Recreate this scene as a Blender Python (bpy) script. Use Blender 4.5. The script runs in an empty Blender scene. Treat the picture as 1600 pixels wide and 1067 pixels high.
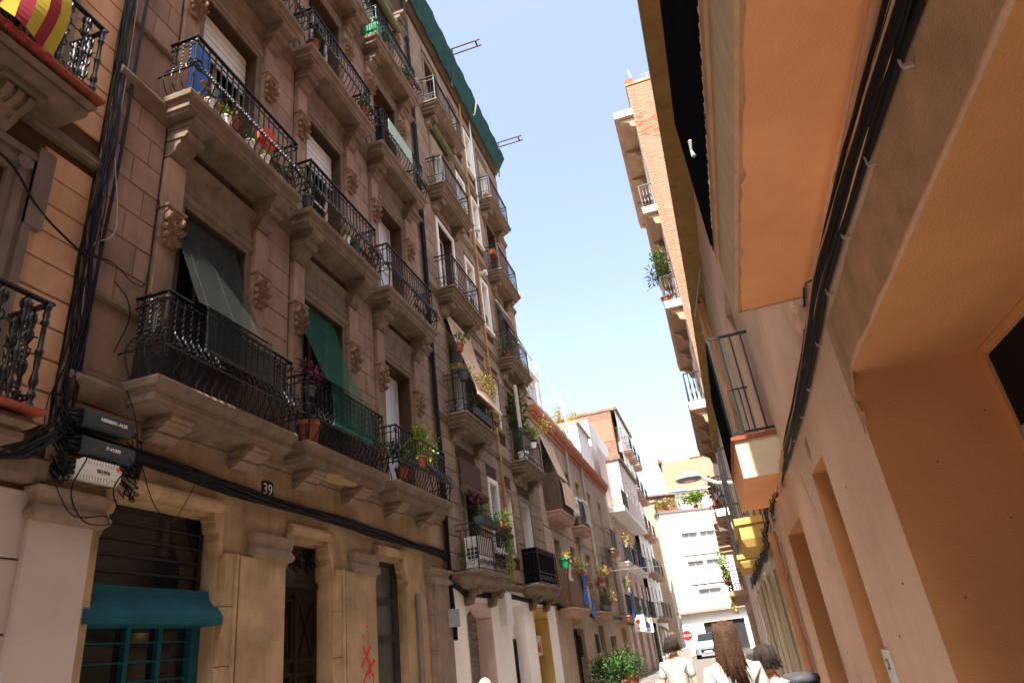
import bpy, bmesh, math, random
from mathutils import Vector, Matrix, noise
R_ = random.Random(7)
rad = math.radians
SC = bpy.context.scene
COL = SC.collection

# ---------------------------------------------------------------- camera
cam_d = bpy.data.cameras.new('camera'); cam = bpy.data.objects.new('camera', cam_d); COL.objects.link(cam)
cam_d.sensor_width = 36.0; cam_d.lens = 23.51; cam_d.clip_start = 0.05; cam_d.clip_end = 3000
_vx = (0.9482964, -0.22898496, -0.21977221); _vy = (0.29434771, 0.37550357, 0.87883815); _vz = (-0.11871547, -0.8980885, 0.42348988)
cam.matrix_world = Matrix(((_vx[0], -_vx[1], -_vx[2], 0), (_vy[0], -_vy[1], -_vy[2], 0), (_vz[0], -_vz[1], -_vz[2], 1.6), (0, 0, 0, 1)))
SC.camera = cam
# ---------------------------------------------------------------- world, sun, exposure
SUN_EL = 57.0; SUN_SIDE = -1.0          # elevation; degrees off the street axis towards +X
w = bpy.data.worlds.new('World'); SC.world = w; w.use_nodes = True
nt = w.node_tree; nt.nodes.clear()
sky = nt.nodes.new('ShaderNodeTexSky'); sky.sky_type = 'NISHITA'; sky.sun_disc = False
sky.sun_elevation = rad(SUN_EL); sky.sun_rotation = rad(180 - SUN_SIDE); sky.air_density = 1.0; sky.dust_density = 4.5; sky.ozone_density = 1.0
bg = nt.nodes.new('ShaderNodeBackground'); bg.inputs['Strength'].default_value = 0.138
wo = nt.nodes.new('ShaderNodeOutputWorld')
hz = nt.nodes.new('ShaderNodeHueSaturation'); hz.inputs['Saturation'].default_value = 0.82
nt.links.new(sky.outputs[0], hz.inputs['Color']); nt.links.new(hz.outputs[0], bg.inputs[0]); nt.links.new(bg.outputs[0], wo.inputs[0])
sd = bpy.data.lights.new('sun', 'SUN'); sd.energy = 4.6; sd.angle = rad(0.53); sd.color = (1.0, 0.94, 0.85)
sun = bpy.data.objects.new('sun', sd); COL.objects.link(sun)
_h = math.cos(rad(SUN_EL))
_d = Vector((_h*math.sin(rad(SUN_SIDE)), -_h*math.cos(rad(SUN_SIDE)), math.sin(rad(SUN_EL))))
sun.rotation_euler = _d.to_track_quat('Z', 'Y').to_euler(); sun.location = (0, -20, 40)
vs = SC.view_settings; vs.view_transform = 'Standard'; vs.look = 'None'; vs.gamma = 1.0; vs.use_curve_mapping = False
vs.exposure = 1.78
SC.render.engine = 'CYCLES'
SC.cycles.max_bounces = 8; SC.cycles.diffuse_bounces = 5
SC.cycles.use_denoising = True

# ---------------------------------------------------------------- materials
MATS = {}
TONE = dict.fromkeys('''joint_dark joint_orange stone_grey plaster_worn eave_yellow'''.split(), 0.54)
TONE['eave_yellow'] = 0.6
def mat(name, col, rough=0.85, var=0.18, scale=3.0, bump=0.0, bscale=40.0, streak=0.0, dirt=(0.06, 0.045, 0.035), patch=0.0, pcol=None, metal=0.0, rnd=0.0, spec=0.12, thresh=0.56, ao=0, stretch=(1, 1, 1)):
    m = bpy.data.materials.new(name); m.use_nodes = True; MATS[name] = m
    k_ = TONE.get(name, 1.0); col = tuple(x*k_ for x in col); dirt = tuple(x*k_ for x in dirt)
    if pcol: pcol = tuple(x*k_ for x in pcol)
    n = m.node_tree.nodes; l = m.node_tree.links
    b = n['Principled BSDF']; b.inputs['Roughness'].default_value = rough; b.inputs['Metallic'].default_value = metal
    b.inputs['Specular IOR Level'].default_value = spec
    geo = n.new('ShaderNodeNewGeometry')
    def mapped(sc):
        mp = n.new('ShaderNodeMapping'); mp.inputs['Scale'].default_value = sc
        l.new(geo.outputs['Position'], mp.inputs['Vector']); return mp.outputs[0]
    def noi(sc, detail=5, rgh=0.6):
        t = n.new('ShaderNodeTexNoise'); t.inputs['Scale'].default_value = 1.0; t.inputs['Detail'].default_value = detail; t.inputs['Roughness'].default_value = rgh
        l.new(mapped(sc), t.inputs['Vector']); return t.outputs['Fac']
    def ramp(f, a, bb):
        r = n.new('ShaderNodeMapRange'); r.inputs[1].default_value = a; r.inputs[2].default_value = bb; r.clamp = True
        l.new(f, r.inputs[0]); return r.outputs[0]
    def mix(f, c1, c2, mode='MIX', k=None):
        x = n.new('ShaderNodeMix'); x.data_type = 'RGBA'; x.blend_type = mode
        if k is not None:
            mu = n.new('ShaderNodeMath'); mu.operation = 'MULTIPLY'; mu.inputs[1].default_value = k; l.new(f, mu.inputs[0]); f = mu.outputs[0]
        if isinstance(f, float): x.inputs[0].default_value = f
        else: l.new(f, x.inputs[0])
        for i, c in ((6, c1), (7, c2)):
            if isinstance(c, tuple): x.inputs[i].default_value = (c[0], c[1], c[2], 1)
            else: l.new(c, x.inputs[i])
        return x.outputs[2]
    c = (col[0], col[1], col[2])
    lo = tuple(x*(1-var) for x in col); hi = tuple(min(1, x*(1+var)) for x in col)
    if var > 0: c = mix(ramp(noi((scale*stretch[0], scale*stretch[1], scale*stretch[2])), 0.3, 0.7), lo, hi)
    if patch > 0: c = mix(ramp(noi((1.3, 1.3, 1.3), 8, 0.65), thresh, thresh+0.05), c, pcol or dirt, k=patch)
    if streak > 0:
        c = mix(ramp(noi((7, 7, 0.55), 6, 0.65), 0.52, 0.75), c, dirt, k=streak)
        c = mix(ramp(noi((0.9, 0.9, 1.4), 7, 0.7), 0.52, 0.72), c, dirt, k=streak*0.55)
    if rnd > 0:
        oi = n.new('ShaderNodeObjectInfo')
        r = n.new('ShaderNodeMapRange'); r.inputs[3].default_value = 1-rnd; r.inputs[4].default_value = 1+rnd; l.new(oi.outputs['Random'], r.inputs[0])
        hv = n.new('ShaderNodeHueSaturation'); l.new(r.outputs[0], hv.inputs['Value'])
        if isinstance(c, tuple): hv.inputs['Color'].default_value = (*c, 1)
        else: l.new(c, hv.inputs['Color'])
        c = hv.outputs[0]
    if isinstance(c, tuple): b.inputs['Base Color'].default_value = (*c, 1)
    else: l.new(c, b.inputs['Base Color'])
    if bump > 0:
        bp = n.new('ShaderNodeBump'); bp.inputs['Strength'].default_value = bump; bp.inputs['Distance'].default_value = 0.02
        l.new(noi((bscale, bscale, bscale), 6, 0.65), bp.inputs['Height']); l.new(bp.outputs[0], b.inputs['Normal'])
    return m
mat('stone_brown', (0.275, 0.188, 0.14), 0.9, 0.22, 2.0, 0.35, 45, 0.45, (0.075, 0.052, 0.042), rnd=0.10, patch=0.25, pcol=(0.30, 0.24, 0.2), thresh=0.6)
mat('stone_slab', (0.185, 0.138, 0.103), 0.9, 0.25, 4.0, 0.4, 50, 0.7, (0.10, 0.07, 0.05))
mat('stone_carved', (0.25, 0.165, 0.11), 0.9, 0.3, 12.0, 0.6, 60, 0.3, (0.08, 0.05, 0.035))
mat('joint_dark', (0.13, 0.08, 0.06), 0.95, 0.2, 5)
mat('plaster_ochre', (0.37, 0.265, 0.16), 0.9, 0.3, 2.2, 0.3, 35, 0.5, (0.14, 0.085, 0.045), patch=0.6, pcol=(0.33, 0.24, 0.17), thresh=0.60)
mat('plaster_orange', (0.6, 0.37, 0.225), 0.9, 0.12, 3.0, 0.25, 60, 0.25, (0.20, 0.10, 0.05), rnd=0.05)
mat('joint_orange', (0.16, 0.08, 0.04), 0.95, 0.2, 5)
mat('panel_beige', (0.48, 0.42, 0.39), 0.85, 0.06, 2.5, 0.12, 60, 0.12, (0.3, 0.22, 0.18))
mat('stone_grey', (0.36, 0.29, 0.25), 0.85, 0.12, 3, 0.2, 60, 0.2)
mat('stone_cap', (0.24, 0.18, 0.135), 0.9, 0.2, 5, 0.45, 40, 0.5, (0.11, 0.08, 0.06))
mat('iron_black', (0.009, 0.0085, 0.0085), 0.42, 0.3, 20, 0.1, 80, metal=0.0, spec=0.35)
mat('iron_cast', (0.012, 0.011, 0.012), 0.42, 0.3, 15, 0.2, 90, spec=0.35)
mat('tile_red', (0.27, 0.075, 0.04), 0.7, 0.2, 8, 0.2, 60)
mat('glass_dark', (0.012, 0.013, 0.015), 0.06, 0, spec=0.6)
mat('glass_grey', (0.055, 0.06, 0.055), 0.12, 0.15, 2, spec=0.5)
mat('glass_pale', (0.30, 0.33, 0.36), 0.15, 0.15, 2, spec=0.5)
mat('void_dark', (0.012, 0.010, 0.009), 0.9, 0)
mat('wood_dark', (0.016, 0.009, 0.007), 0.55, 0.3, 9, 0.15, 30, stretch=(3, 3, .4))
mat('wood_brown', (0.14, 0.075, 0.045), 0.6, 0.3, 9, 0.15, 30, stretch=(3, 3, .4))
mat('frame_white', (0.72, 0.70, 0.67), 0.5, 0.06, 4)
mat('curtain_white', (0.62, 0.64, 0.66), 0.9, 0.15, 14, stretch=(1, 1, .05))
mat('teal_paint', (0.008, 0.075, 0.10), 0.6, 0.25, 4, 0.15, 30, 0.45, (0.02, 0.05, 0.06))
mat('metal_dark', (0.035, 0.032, 0.034), 0.5, 0.15, 5)
mat('cable_black', (0.009, 0.0085, 0.010), 0.55, 0.2, 8)
mat('cable_blue', (0.012, 0.013, 0.03), 0.5, 0.2, 8)
mat('cable_grey', (0.38, 0.36, 0.33), 0.6, 0.1, 8)
mat('plastic_white', (0.66, 0.66, 0.64), 0.5, 0.05, 6)
mat('plastic_grey', (0.27, 0.28, 0.31), 0.5, 0.08, 6)
mat('blind_dark', (0.036, 0.042, 0.038), 1.0, 0.12, 6, rnd=.05)
mat('blind_green', (0.024, 0.105, 0.075), 1.0, 0.15, 5)
mat('blind_olive', (0.13, 0.14, 0.075), 0.7, 0.2, 5)
mat('blind_brown', (0.10, 0.06, 0.045), 0.8, 0.15, 6, 0.1, 20)
mat('canvas_beige', (0.50, 0.36, 0.25), 0.9, 0.1, 2, 0.1, 30, 0.15)
mat('canvas_mint', (0.34, 0.46, 0.41), 0.85, 0.06, 2)
mat('net_green', (0.010, 0.050, 0.040), 0.8, 0.35, 3.5, 0.4, 14)
mat('flag_yellow', (0.42, 0.34, 0.035), 0.8, 0.06, 4)
mat('flag_red', (0.24, 0.02, 0.03), 0.8, 0.06, 4)
mat('leaf_dark', (0.035, 0.085, 0.022), 0.5, 0.45, 9)
mat('leaf_mid', (0.060, 0.115, 0.03), 0.5, 0.45, 9)
mat('leaf_light', (0.19, 0.27, 0.05), 0.55, 0.4, 9)
mat('leaf_yellow', (0.36, 0.30, 0.08), 0.6, 0.4, 9)
mat('leaf_purple', (0.10, 0.025, 0.055), 0.5, 0.4, 9)
mat('flower_red', (0.26, 0.05, 0.045), 0.6, 0.3, 20)
mat('flower_pink', (0.60, 0.28, 0.35), 0.6, 0.3, 20)
mat('pot_terracotta', (0.25, 0.085, 0.05), 0.8, 0.2, 8)
mat('pot_white', (0.75, 0.74, 0.72), 0.5, 0.05, 8)
mat('pot_dark', (0.05, 0.06, 0.07), 0.6, 0.2, 8)
mat('pot_green', (0.02, 0.20, 0.08), 0.5, 0.1, 8)
mat('gas_pipe', (0.36, 0.20, 0.065), 0.5, 0.15, 4)
mat('pipe_grey', (0.34, 0.31, 0.28), 0.6, 0.15, 4)
mat('cloth_blue', (0.05, 0.13, 0.42), 0.9, 0.2, 8)
mat('cloth_white', (0.36, 0.35, 0.335), 0.9, 0.1, 8)
mat('cloth_red', (0.55, 0.07, 0.05), 0.9, 0.15, 8)
mat('graffiti_red', (0.55, 0.03, 0.03), 0.8, 0.1, 30)
mat('ink_white', (0.75, 0.75, 0.75), 0.7, 0.05, 30)
mat('ink_black', (0.02, 0.02, 0.02), 0.7, 0.05, 30)
mat('ink_orange', (0.7, 0.13, 0.05), 0.7, 0.05, 30)
# right hand side
mat('stucco_peach', (0.82, 0.57, 0.43), 0.92, 0.15, 0.9, 0.6, 90, 0.10, (0.30, 0.18, 0.12), patch=0.35, pcol=(0.46, 0.30, 0.21), thresh=0.62)
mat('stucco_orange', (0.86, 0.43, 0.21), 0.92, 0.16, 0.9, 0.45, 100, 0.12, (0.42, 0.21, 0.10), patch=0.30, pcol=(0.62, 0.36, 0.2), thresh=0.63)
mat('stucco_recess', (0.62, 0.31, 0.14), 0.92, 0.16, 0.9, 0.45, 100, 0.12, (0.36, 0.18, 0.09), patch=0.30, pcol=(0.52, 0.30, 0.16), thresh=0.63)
mat('plaster_worn', (0.88, 0.55, 0.34), 0.95, 0.2, 5.0, 0.4, 90, 0.35, (0.22, 0.13, 0.08))
mat('slab_fascia', (0.50, 0.37, 0.24), 0.9, 0.12, 5, 0.25, 60, 0.3, (0.12, 0.09, 0.06), stretch=(1, 4, 1))
mat('eave_yellow', (0.46, 0.30, 0.12), 0.9, 0.15, 3, 0.25, 40, 0.45, (0.14, 0.085, 0.035), patch=0.6, pcol=(0.10, 0.07, 0.04), thresh=0.62)
mat('plaster_yellow', (0.54, 0.35, 0.11), 0.9, 0.1, 3, 0.2, 50, 0.15, (0.3, 0.2, 0.06))
mat('mat_black', (0.006, 0.006, 0.007), 1.0, 0.2, 6, 0.2, 30, spec=0.0)
mat('pipe_peach', (0.52, 0.29, 0.17), 0.7, 0.12, 4, 0.1, 40)
mat('wall_cream', (0.62, 0.52, 0.38), 0.9, 0.1, 2, 0.2, 50, 0.25, (0.3, 0.24, 0.17))
mat('wall_olive', (0.30, 0.27, 0.17), 0.9, 0.12, 3, 0.2, 50, 0.3)
mat('door_sage', (0.22, 0.27, 0.235), 0.6, 0.06, 3)
mat('brick_pale', (0.30, 0.18, 0.12), 0.92, 0.35, 6, 0.3, 40, rnd=.1, stretch=(.35, 1, 2.5))
mat('brick_red', (0.30, 0.10, 0.05), 0.92, 0.3, 9, 0.4, 40)
mat('mortar', (0.27, 0.20, 0.155), 0.95, 0.15, 8)
mat('soffit_tan', (0.36, 0.24, 0.16), 0.9, 0.15, 3, 0.2, 40, 0.25)
mat('white_wall', (0.84, 0.81, 0.76), 0.9, 0.05, 2, 0.1, 40, 0.1, (0.5, 0.42, 0.36))
mat('pink_pale', (0.86, 0.8, 0.77), 0.9, 0.05, 2, 0.12, 50, 0.15, (0.4, 0.3, 0.25))
mat('stone_light', (0.25, 0.18, 0.135), 0.9, 0.22, 2.0, 0.35, 45, 0.4, (0.10, 0.065, 0.05), rnd=0.10)
mat('pink_wall', (0.66, 0.52, 0.46), 0.9, 0.09, 2, 0.15, 40, 0.25, (0.30, 0.2, 0.16))
mat('tan_wall', (0.40, 0.30, 0.22), 0.9, 0.12, 2, 0.2, 40, 0.35, (0.2, 0.12, 0.08))
mat('cornice_red', (0.45, 0.17, 0.10), 0.85, 0.15, 5, 0.2, 40, 0.2)
mat('terracotta_slab', (0.38, 0.24, 0.18), 0.85, 0.1, 4, 0.2, 40, 0.2)
mat('brick_wall_far', (0.17, 0.10, 0.07), 0.92, 0.25, 5, 0.3, 20)
mat('paint_salmon', (0.42, 0.13, 0.085), 0.9, 0.1, 3)
mat('asphalt', (0.06, 0.058, 0.055), 0.95, 0.25, 3, 0.4, 60)
mat('paving', (0.165, 0.145, 0.13), 0.9, 0.14, 2, 0.2, 40, rnd=.1)
mat('kerb_stone', (0.36, 0.34, 0.32), 0.9, 0.12, 3, 0.2, 40)
mat('roller_metal', (0.22, 0.19, 0.16), 0.6, 0.3, 4, 0.1, 20, 0.3)
mat('sign_red', (0.55, 0.02, 0.02), 0.5, 0.03, 4)
mat('sign_blue', (0.04, 0.15, 0.45), 0.5, 0.03, 4)
mat('awning_brown', (0.28, 0.16, 0.06), 0.85, 0.1, 3)
mat('car_silver', (0.32, 0.36, 0.42), 0.3, 0.03, 3, metal=0.4, spec=0.5)
mat('rubber', (0.02, 0.02, 0.02), 0.8, 0.1, 10)
mat('skin', (0.55, 0.32, 0.23), 0.55, 0.08, 10)
mat('lips', (0.36, 0.14, 0.12), 0.5, 0.05, 20)
mat('hair_dark', (0.03, 0.022, 0.018), 0.5, 0.4, 40, 0.5, 60, stretch=(1, 1, .15))
mat('hair_auburn', (0.055, 0.028, 0.018), 0.5, 0.4, 40, 0.5, 60, stretch=(1, 1, .15))
mat('denim', (0.05, 0.08, 0.16), 0.9, 0.2, 20)
mat('cloth_black', (0.025, 0.025, 0.03), 0.9, 0.2, 20)
mat('bin_navy', (0.03, 0.04, 0.10), 0.5, 0.5, 18)
mat('bin_grey', (0.05, 0.05, 0.055), 0.5, 0.2, 6)
M = MATS

# ---------------------------------------------------------------- mesh helpers
class MB:
    def __init__(s): s.v = []; s.f = []; s.mi = []; s.cur = 0
    def face(s, idx): s.f.append(idx); s.mi.append(s.cur)
    def poly(s, pts):
        n = len(s.v); s.v += [tuple(p) for p in pts]; s.face(list(range(n, n+len(pts)))); return s
    def wire(s, pts, r, n=4, k=6):           # smooth hanging wire through the points
        P = [Vector(p) for p in pts]; P = [P[0]*2-P[1]]+P+[P[-1]*2-P[-2]]; out = []
        for i in range(1, len(P)-2):
            a, b, c, d = P[i-1:i+3]
            for j in range(k):
                t = j/k; out.append(.5*((2*b)+(c-a)*t+(2*a-5*b+4*c-d)*t*t+(3*b-a-3*c+d)*t*t*t))
        out.append(P[-2]); return s.tube(out, r, n)
    def box(s, x0, x1, y0, y1, z0, z1):
        n = len(s.v)
        s.v += [(x0, y0, z0), (x1, y0, z0), (x1, y1, z0), (x0, y1, z0), (x0, y0, z1), (x1, y0, z1), (x1, y1, z1), (x0, y1, z1)]
        for q in ((0, 3, 2, 1), (4, 5, 6, 7), (0, 1, 5, 4), (1, 2, 6, 5), (2, 3, 7, 6), (3, 0, 4, 7)): s.face([n+i for i in q])
        return s
    def obox(s, M4, sx, sy, sz):
        n = len(s.v)
        for z in (-.5, .5):
            for x, y in ((-.5, -.5), (.5, -.5), (.5, .5), (-.5, .5)): s.v.append(tuple(M4 @ Vector((x*sx, y*sy, z*sz))))
        for q in ((0, 3, 2, 1), (4, 5, 6, 7), (0, 1, 5, 4), (1, 2, 6, 5), (2, 3, 7, 6), (3, 0, 4, 7)): s.face([n+i for i in q])
        return s
    def bar(s, p, q, w, h=None, up=(0, 0, 1)):
        p = Vector(p); q = Vector(q); d = q-p; L = d.length; d.normalize(); u = Vector(up)
        if abs(d.dot(u)) > .98: u = Vector((0, 1, 0))
        a = d.cross(u).normalized(); u = a.cross(d).normalized()
        Mx = Matrix((a, d, u)).transposed().to_4x4(); Mx.translation = (p+q)/2
        return s.obox(Mx, w, L, h or w)
    def tube(s, pts, r, n=6, closed=False, twist=0.0, rs=None):
        pts = [Vector(p) for p in pts]; N = len(pts); base = len(s.v); a = None
        for i, p in enumerate(pts):
            if closed: t = pts[(i+1) % N]-pts[i-1]
            else: t = pts[min(i+1, N-1)]-pts[max(i-1, 0)]
            if t.length < 1e-9: t = Vector((0, 0, 1))
            t.normalize()
            if a is None:
                a = t.orthogonal().normalized()
                if abs(t.z) > .9: a = Vector((1, 0, 0))
            a = (a - t*a.dot(t)).normalized(); b = t.cross(a)
            rr = rs[i] if rs else r
            for k in range(n):
                an = 2*math.pi*k/n + twist*i + (math.pi/4 if n == 4 else 0)
                s.v.append(tuple(p + a*math.cos(an)*rr + b*math.sin(an)*rr))
        for i in range(N if closed else N-1):
            j = (i+1) % N
            for k in range(n):
                k2 = (k+1) % n
                s.face([base+i*n+k, base+i*n+k2, base+j*n+k2, base+j*n+k])
        if not closed:
            s.face([base+k for k in range(n)][::-1]); s.face([base+(N-1)*n+k for k in range(n)])
        return s
    def lathe(s, prof, c=(0, 0, 0), n=10, axis='z', sq=(1, 1)):
        base = len(s.v); N = len(prof)
        for r, z in prof:
            for k in range(n):
                an = 2*math.pi*k/n; u = r*math.cos(an)*sq[0]; v = r*math.sin(an)*sq[1]
                p = (u, v, z) if axis == 'z' else ((z, u, v) if axis == 'x' else (u, z, v))
                s.v.append((c[0]+p[0], c[1]+p[1], c[2]+p[2]))
        for i in range(N-1):
            for k in range(n):
                k2 = (k+1) % n; s.face([base+i*n+k, base+i*n+k2, base+(i+1)*n+k2, base+(i+1)*n+k])
        s.face([base+k for k in range(n)][::-1]); s.face([base+(N-1)*n+k for k in range(n)])
        return s
    def ext(s, prof, a0, a1, axis='y'):          # prof in (x,z) for y, (y,z) for x, (x,y) for z
        n = len(prof); b = len(s.v)
        for a in (a0, a1):
            for p, q in prof: s.v.append((p, a, q) if axis == 'y' else ((a, p, q) if axis == 'x' else (p, q, a)))
        for i in range(n):
            j = (i+1) % n; s.face([b+i, b+j, b+n+j, b+n+i])
        s.face([b+i for i in range(n)][::-1]); s.face([b+n+i for i in range(n)])
        return s
    def slab(s, prof, y0, y1, x1, sg=1, x0=0.0):   # moulded slab: prof = [(offset, z)...] top to bottom, mitred round three sides
        rings = []
        for o, z in prof:
            n = len(s.v); s.v += [(sg*x0, y0-o, z), (sg*(x1+o), y0-o, z), (sg*(x1+o), y1+o, z), (sg*x0, y1+o, z)]; rings.append(n)
        s.face([rings[0]+i for i in range(4)]); s.face([rings[-1]+i for i in (3, 2, 1, 0)])
        for a, b in zip(rings, rings[1:]):
            for i in range(4): j = (i+1) % 4; s.face([a+i, a+j, b+j, b+i])
        return s
    def ball(s, c, r, n=8, m=6, sc=(1, 1, 1)):
        prof = [(max(1e-4, math.sin(math.pi*i/m))*r, -math.cos(math.pi*i/m)*r) for i in range(m+1)]
        base = len(s.v)
        s.lathe(prof, (0, 0, 0), n)
        for i in range(base, len(s.v)):
            v = s.v[i]; s.v[i] = (c[0]+v[0]*sc[0], c[1]+v[1]*sc[1], c[2]+v[2]*sc[2])
        return s
    def leaf(s, p, L, W, d, u):
        p = Vector(p); d = Vector(d).normalized(); a = d.cross(Vector(u))
        if a.length < 1e-3: a = d.orthogonal()
        a.normalize(); nn = a.cross(d)
        m = p+d*L*.5+nn*L*.12
        q = p+d*L
        s.poly([p, m+a*W*.5, q, m-a*W*.5])
        return s
    def foliage(s, c, rx, ry, rz, n, L, W, rng, hang=0.0, clump=5):
        cl = []
        for _ in range(clump):
            while True:
                q = Vector((rng.uniform(-1, 1), rng.uniform(-1, 1), rng.uniform(-1, 1)))
                if q.length < 1: break
            cl.append((q, rng.uniform(.3, .6)))
        for _ in range(n):
            q, rr = rng.choice(cl); o = Vector((rng.gauss(0, .5), rng.gauss(0, .5), rng.gauss(0, .5)))*rr
            q2 = q*.75+o
            p = Vector((c[0]+q2.x*rx, c[1]+q2.y*ry, c[2]+q2.z*rz))
            d = Vector((rng.uniform(-1, 1), rng.uniform(-1, 1), rng.uniform(-.6, .9)-hang))+q2*.5
            k = rng.uniform(.6, 1.3)
            s.leaf(p, L*k, W*k, d, (rng.uniform(-.5, .5), rng.uniform(-.5, .5), 1))
        return s
    def mesh(s, name, mats, off=(0, 0, 0), smooth=False):
        me = bpy.data.meshes.new(name)
        me.from_pydata([(x-off[0], y-off[1], z-off[2]) for x, y, z in s.v], [], s.f)
        if isinstance(mats, str): mats = [mats]
        for m in mats: me.materials.append(M[m])
        if len(mats) > 1: me.polygons.foreach_set('material_index', s.mi)
        if smooth: me.polygons.foreach_set('use_smooth', [True]*len(me.polygons))
        me.update(); return me
    def build(s, name, mats, parent=None, smooth=False, kind=None):   # vertices are in world coordinates
        off = worigin(parent) if parent else (0, 0, 0)
        o = bpy.data.objects.new(name, s.mesh(name, mats, off, smooth)); COL.objects.link(o)
        if parent: o.parent = parent
        if kind: o['kind'] = kind
        return o
def worigin(o):
    p = Vector((0, 0, 0))
    while o is not None: p = p + o.location; o = o.parent
    return p
def put(name, me, parent, loc, scale=None, rz=0.0):    # world location
    o = bpy.data.objects.new(name, me); COL.objects.link(o)
    o.location = Vector(loc) - (worigin(parent) if parent else Vector((0, 0, 0)))
    if parent: o.parent = parent
    if scale: o.scale = scale
    if rz: o.rotation_euler = (0, 0, rz)
    return o
def thing(name, label, cat, loc=(0, 0, 0), group=None):
    o = bpy.data.objects.new(name, None); COL.objects.link(o); o.location = loc; o.empty_display_size = .2
    o['label'] = label; o['category'] = cat
    if group: o['group'] = group
    return o
def tag(o, label, cat, group=None):
    o['label'] = label; o['category'] = cat
    if group: o['group'] = group
    return o
def struct(o): o['kind'] = 'structure'; return o
def dup(o, delta, label=None, parent=None):
    c = o.copy(); COL.objects.link(c)
    if parent is None: c.location = o.location + Vector(delta)
    else: c.parent = parent
    if label: c['label'] = label
    for ch in list(o.children): dup(ch, (0, 0, 0), None, c)
    return c
_ub = MB().box(-.5, .5, -.5, .5, -.5, .5)
UNIT = {}
def unit_block(m):      # a box with a small chamfer round its street face, shared by all blocks
    if m not in UNIT:
        b = MB(); e = .025
        n = 0; b.v = [(-.5, -.5, -.5), (-.5, .5, -.5), (-.5, .5, .5), (-.5, -.5, .5),
                      (.1, -.5, -.5), (.1, .5, -.5), (.1, .5, .5), (.1, -.5, .5),
                      (.5, -.5+e, -.5+e), (.5, .5-e, -.5+e), (.5, .5-e, .5-e), (.5, -.5+e, .5-e)]
        for a in (0, 4):
            for i in range(4): j = (i+1) % 4; b.face([a+i, a+j, a+4+j, a+4+i])
        b.face([8, 9, 10, 11]); UNIT[m] = b.mesh('block', m)
    return UNIT[m]
def cut(iv, holes):
    out = [iv]
    for h0, h1 in holes:
        nx = []
        for a, b in out:
            if h1 <= a or h0 >= b: nx.append((a, b)); continue
            if h0 > a: nx.append((a, h0))
            if h1 < b: nx.append((h1, b))
        out = nx
    return out
def ashlar(parent, name, m, xw, proud, regions, holes, ch, bw, gap, sg=1, limit=300, rng=R_):
    """individual stone blocks on a facade whose joint bed is at x = xw; holes = [(y0,y1,z0,z1)]"""
    L = []
    for (y0, y1, z0, z1) in regions:
        n = max(1, round((z1-z0)/ch)); h = (z1-z0)/n
        for r in range(n):
            a = z0+r*h; b = a+h
            hs = [(p, q) for p, q, c, d in holes if c < b-.01 and d > a+.01]
            for (ya, yb) in cut((y0, y1), hs):
                if yb-ya < .06: continue
                k = max(1, round((yb-ya)/bw)); wd = (yb-ya)/k; edges = [ya]
                sh = (.5 if r % 2 else 0.)*wd
                if k > 1 and sh:
                    edges += [ya+sh+i*wd for i in range(k)]
                else: edges += [ya+i*wd for i in range(1, k)]
                edges.append(yb)
                for e0, e1 in zip(edges, edges[1:]):
                    if e1-e0 > .05: L.append((e0, e1, a, b))
    L.sort(key=lambda t: (t[0]**2+(t[2]-1.6)**2))
    me = unit_block(m); rest = MB()
    for i, (e0, e1, a, b) in enumerate(L):
        pr = proud*rng.uniform(.75, 1.15)
        if i < limit:
            o = put(name, me, parent, (xw+sg*pr/2, (e0+e1)/2, (a+b)/2), (sg*(pr+.02), e1-e0-gap, b-a-gap))
        else: rest.box(xw-sg*.01, xw+sg*pr, e0+gap/2, e1-gap/2, a+gap/2, b-gap/2)
    if rest.v: rest.build(name, m, parent, kind='stuff')
def facade(mb, x, y0, y1, z0, z1, holes, depth, sg=1):
    """wall sheet at x facing sg, real openings with reveals of the given depth"""
    ys = sorted(set([y0, y1]+[h for q in holes for h in q[:2]])); zs = sorted(set([z0, z1]+[h for q in holes for h in q[2:4]]))
    for a, b in zip(ys, ys[1:]):
        for c, d in zip(zs, zs[1:]):
            my = (a+b)/2; mz = (c+d)/2
            if any(h[0] < my < h[1] and h[2] < mz < h[3] for h in holes): continue
            if my < y0 or my > y1 or mz < z0 or mz > z1: continue
            mb.poly([(x, a, c), (x, b, c), (x, b, d), (x, a, d)])
    xi = x-sg*depth
    for a, b, c, d in holes:
        mb.poly([(x, a, c), (xi, a, c), (xi, a, d), (x, a, d)]); mb.poly([(x, b, c), (xi, b, c), (xi, b, d), (x, b, d)])
        mb.poly([(x, a, d), (xi, a, d), (xi, b, d), (x, b, d)]); mb.poly([(x, a, c), (xi, a, c), (xi, b, c), (x, b, c)])
    return mb
# ================================================================ SETTING: ground, street
def ground():
    g = MB(); g.poly([(-300, -300, -.03), (300, -300, -.03), (300, 500, -.03), (-300, 500, -.03)]); struct(g.build('ground', 'asphalt'))
    g = MB(); g.poly([(-3.4, -40, -.012), (-.2, -40, -.012), (-.2, 62, -.012), (-3.4, 62, -.012)]); struct(g.build('road', 'paving'))
    for nm, x0, x1 in (('pavement', -5.0, -3.55), ('pavement', -.05, .85)):
        p = MB().box(x0, x1, -40, 51, -.02, .0); p = struct(p.build(nm, 'mortar'))
        me = None; sl = MB().box(-.5, .5, -.5, .5, -.5, .5).mesh('slab_stone', 'paving')
        k = 3 if x0 < -1 else 2; wd = (x1-x0)/k; n = 0
        for i in range(40):
            for j in range(k):
                o = put('paving_slab', sl, p, (x0+(j+.5)*wd, 12+i*.9+.45, .004), (wd-.012, .888, .03))
    for x0, x1 in ((-3.55, -3.4), (-.2, -.05)):
        struct(MB().box(x0, x1, -40, 51, -.05, .012).build('kerb', 'kerb_stone'))
ground()

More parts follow.
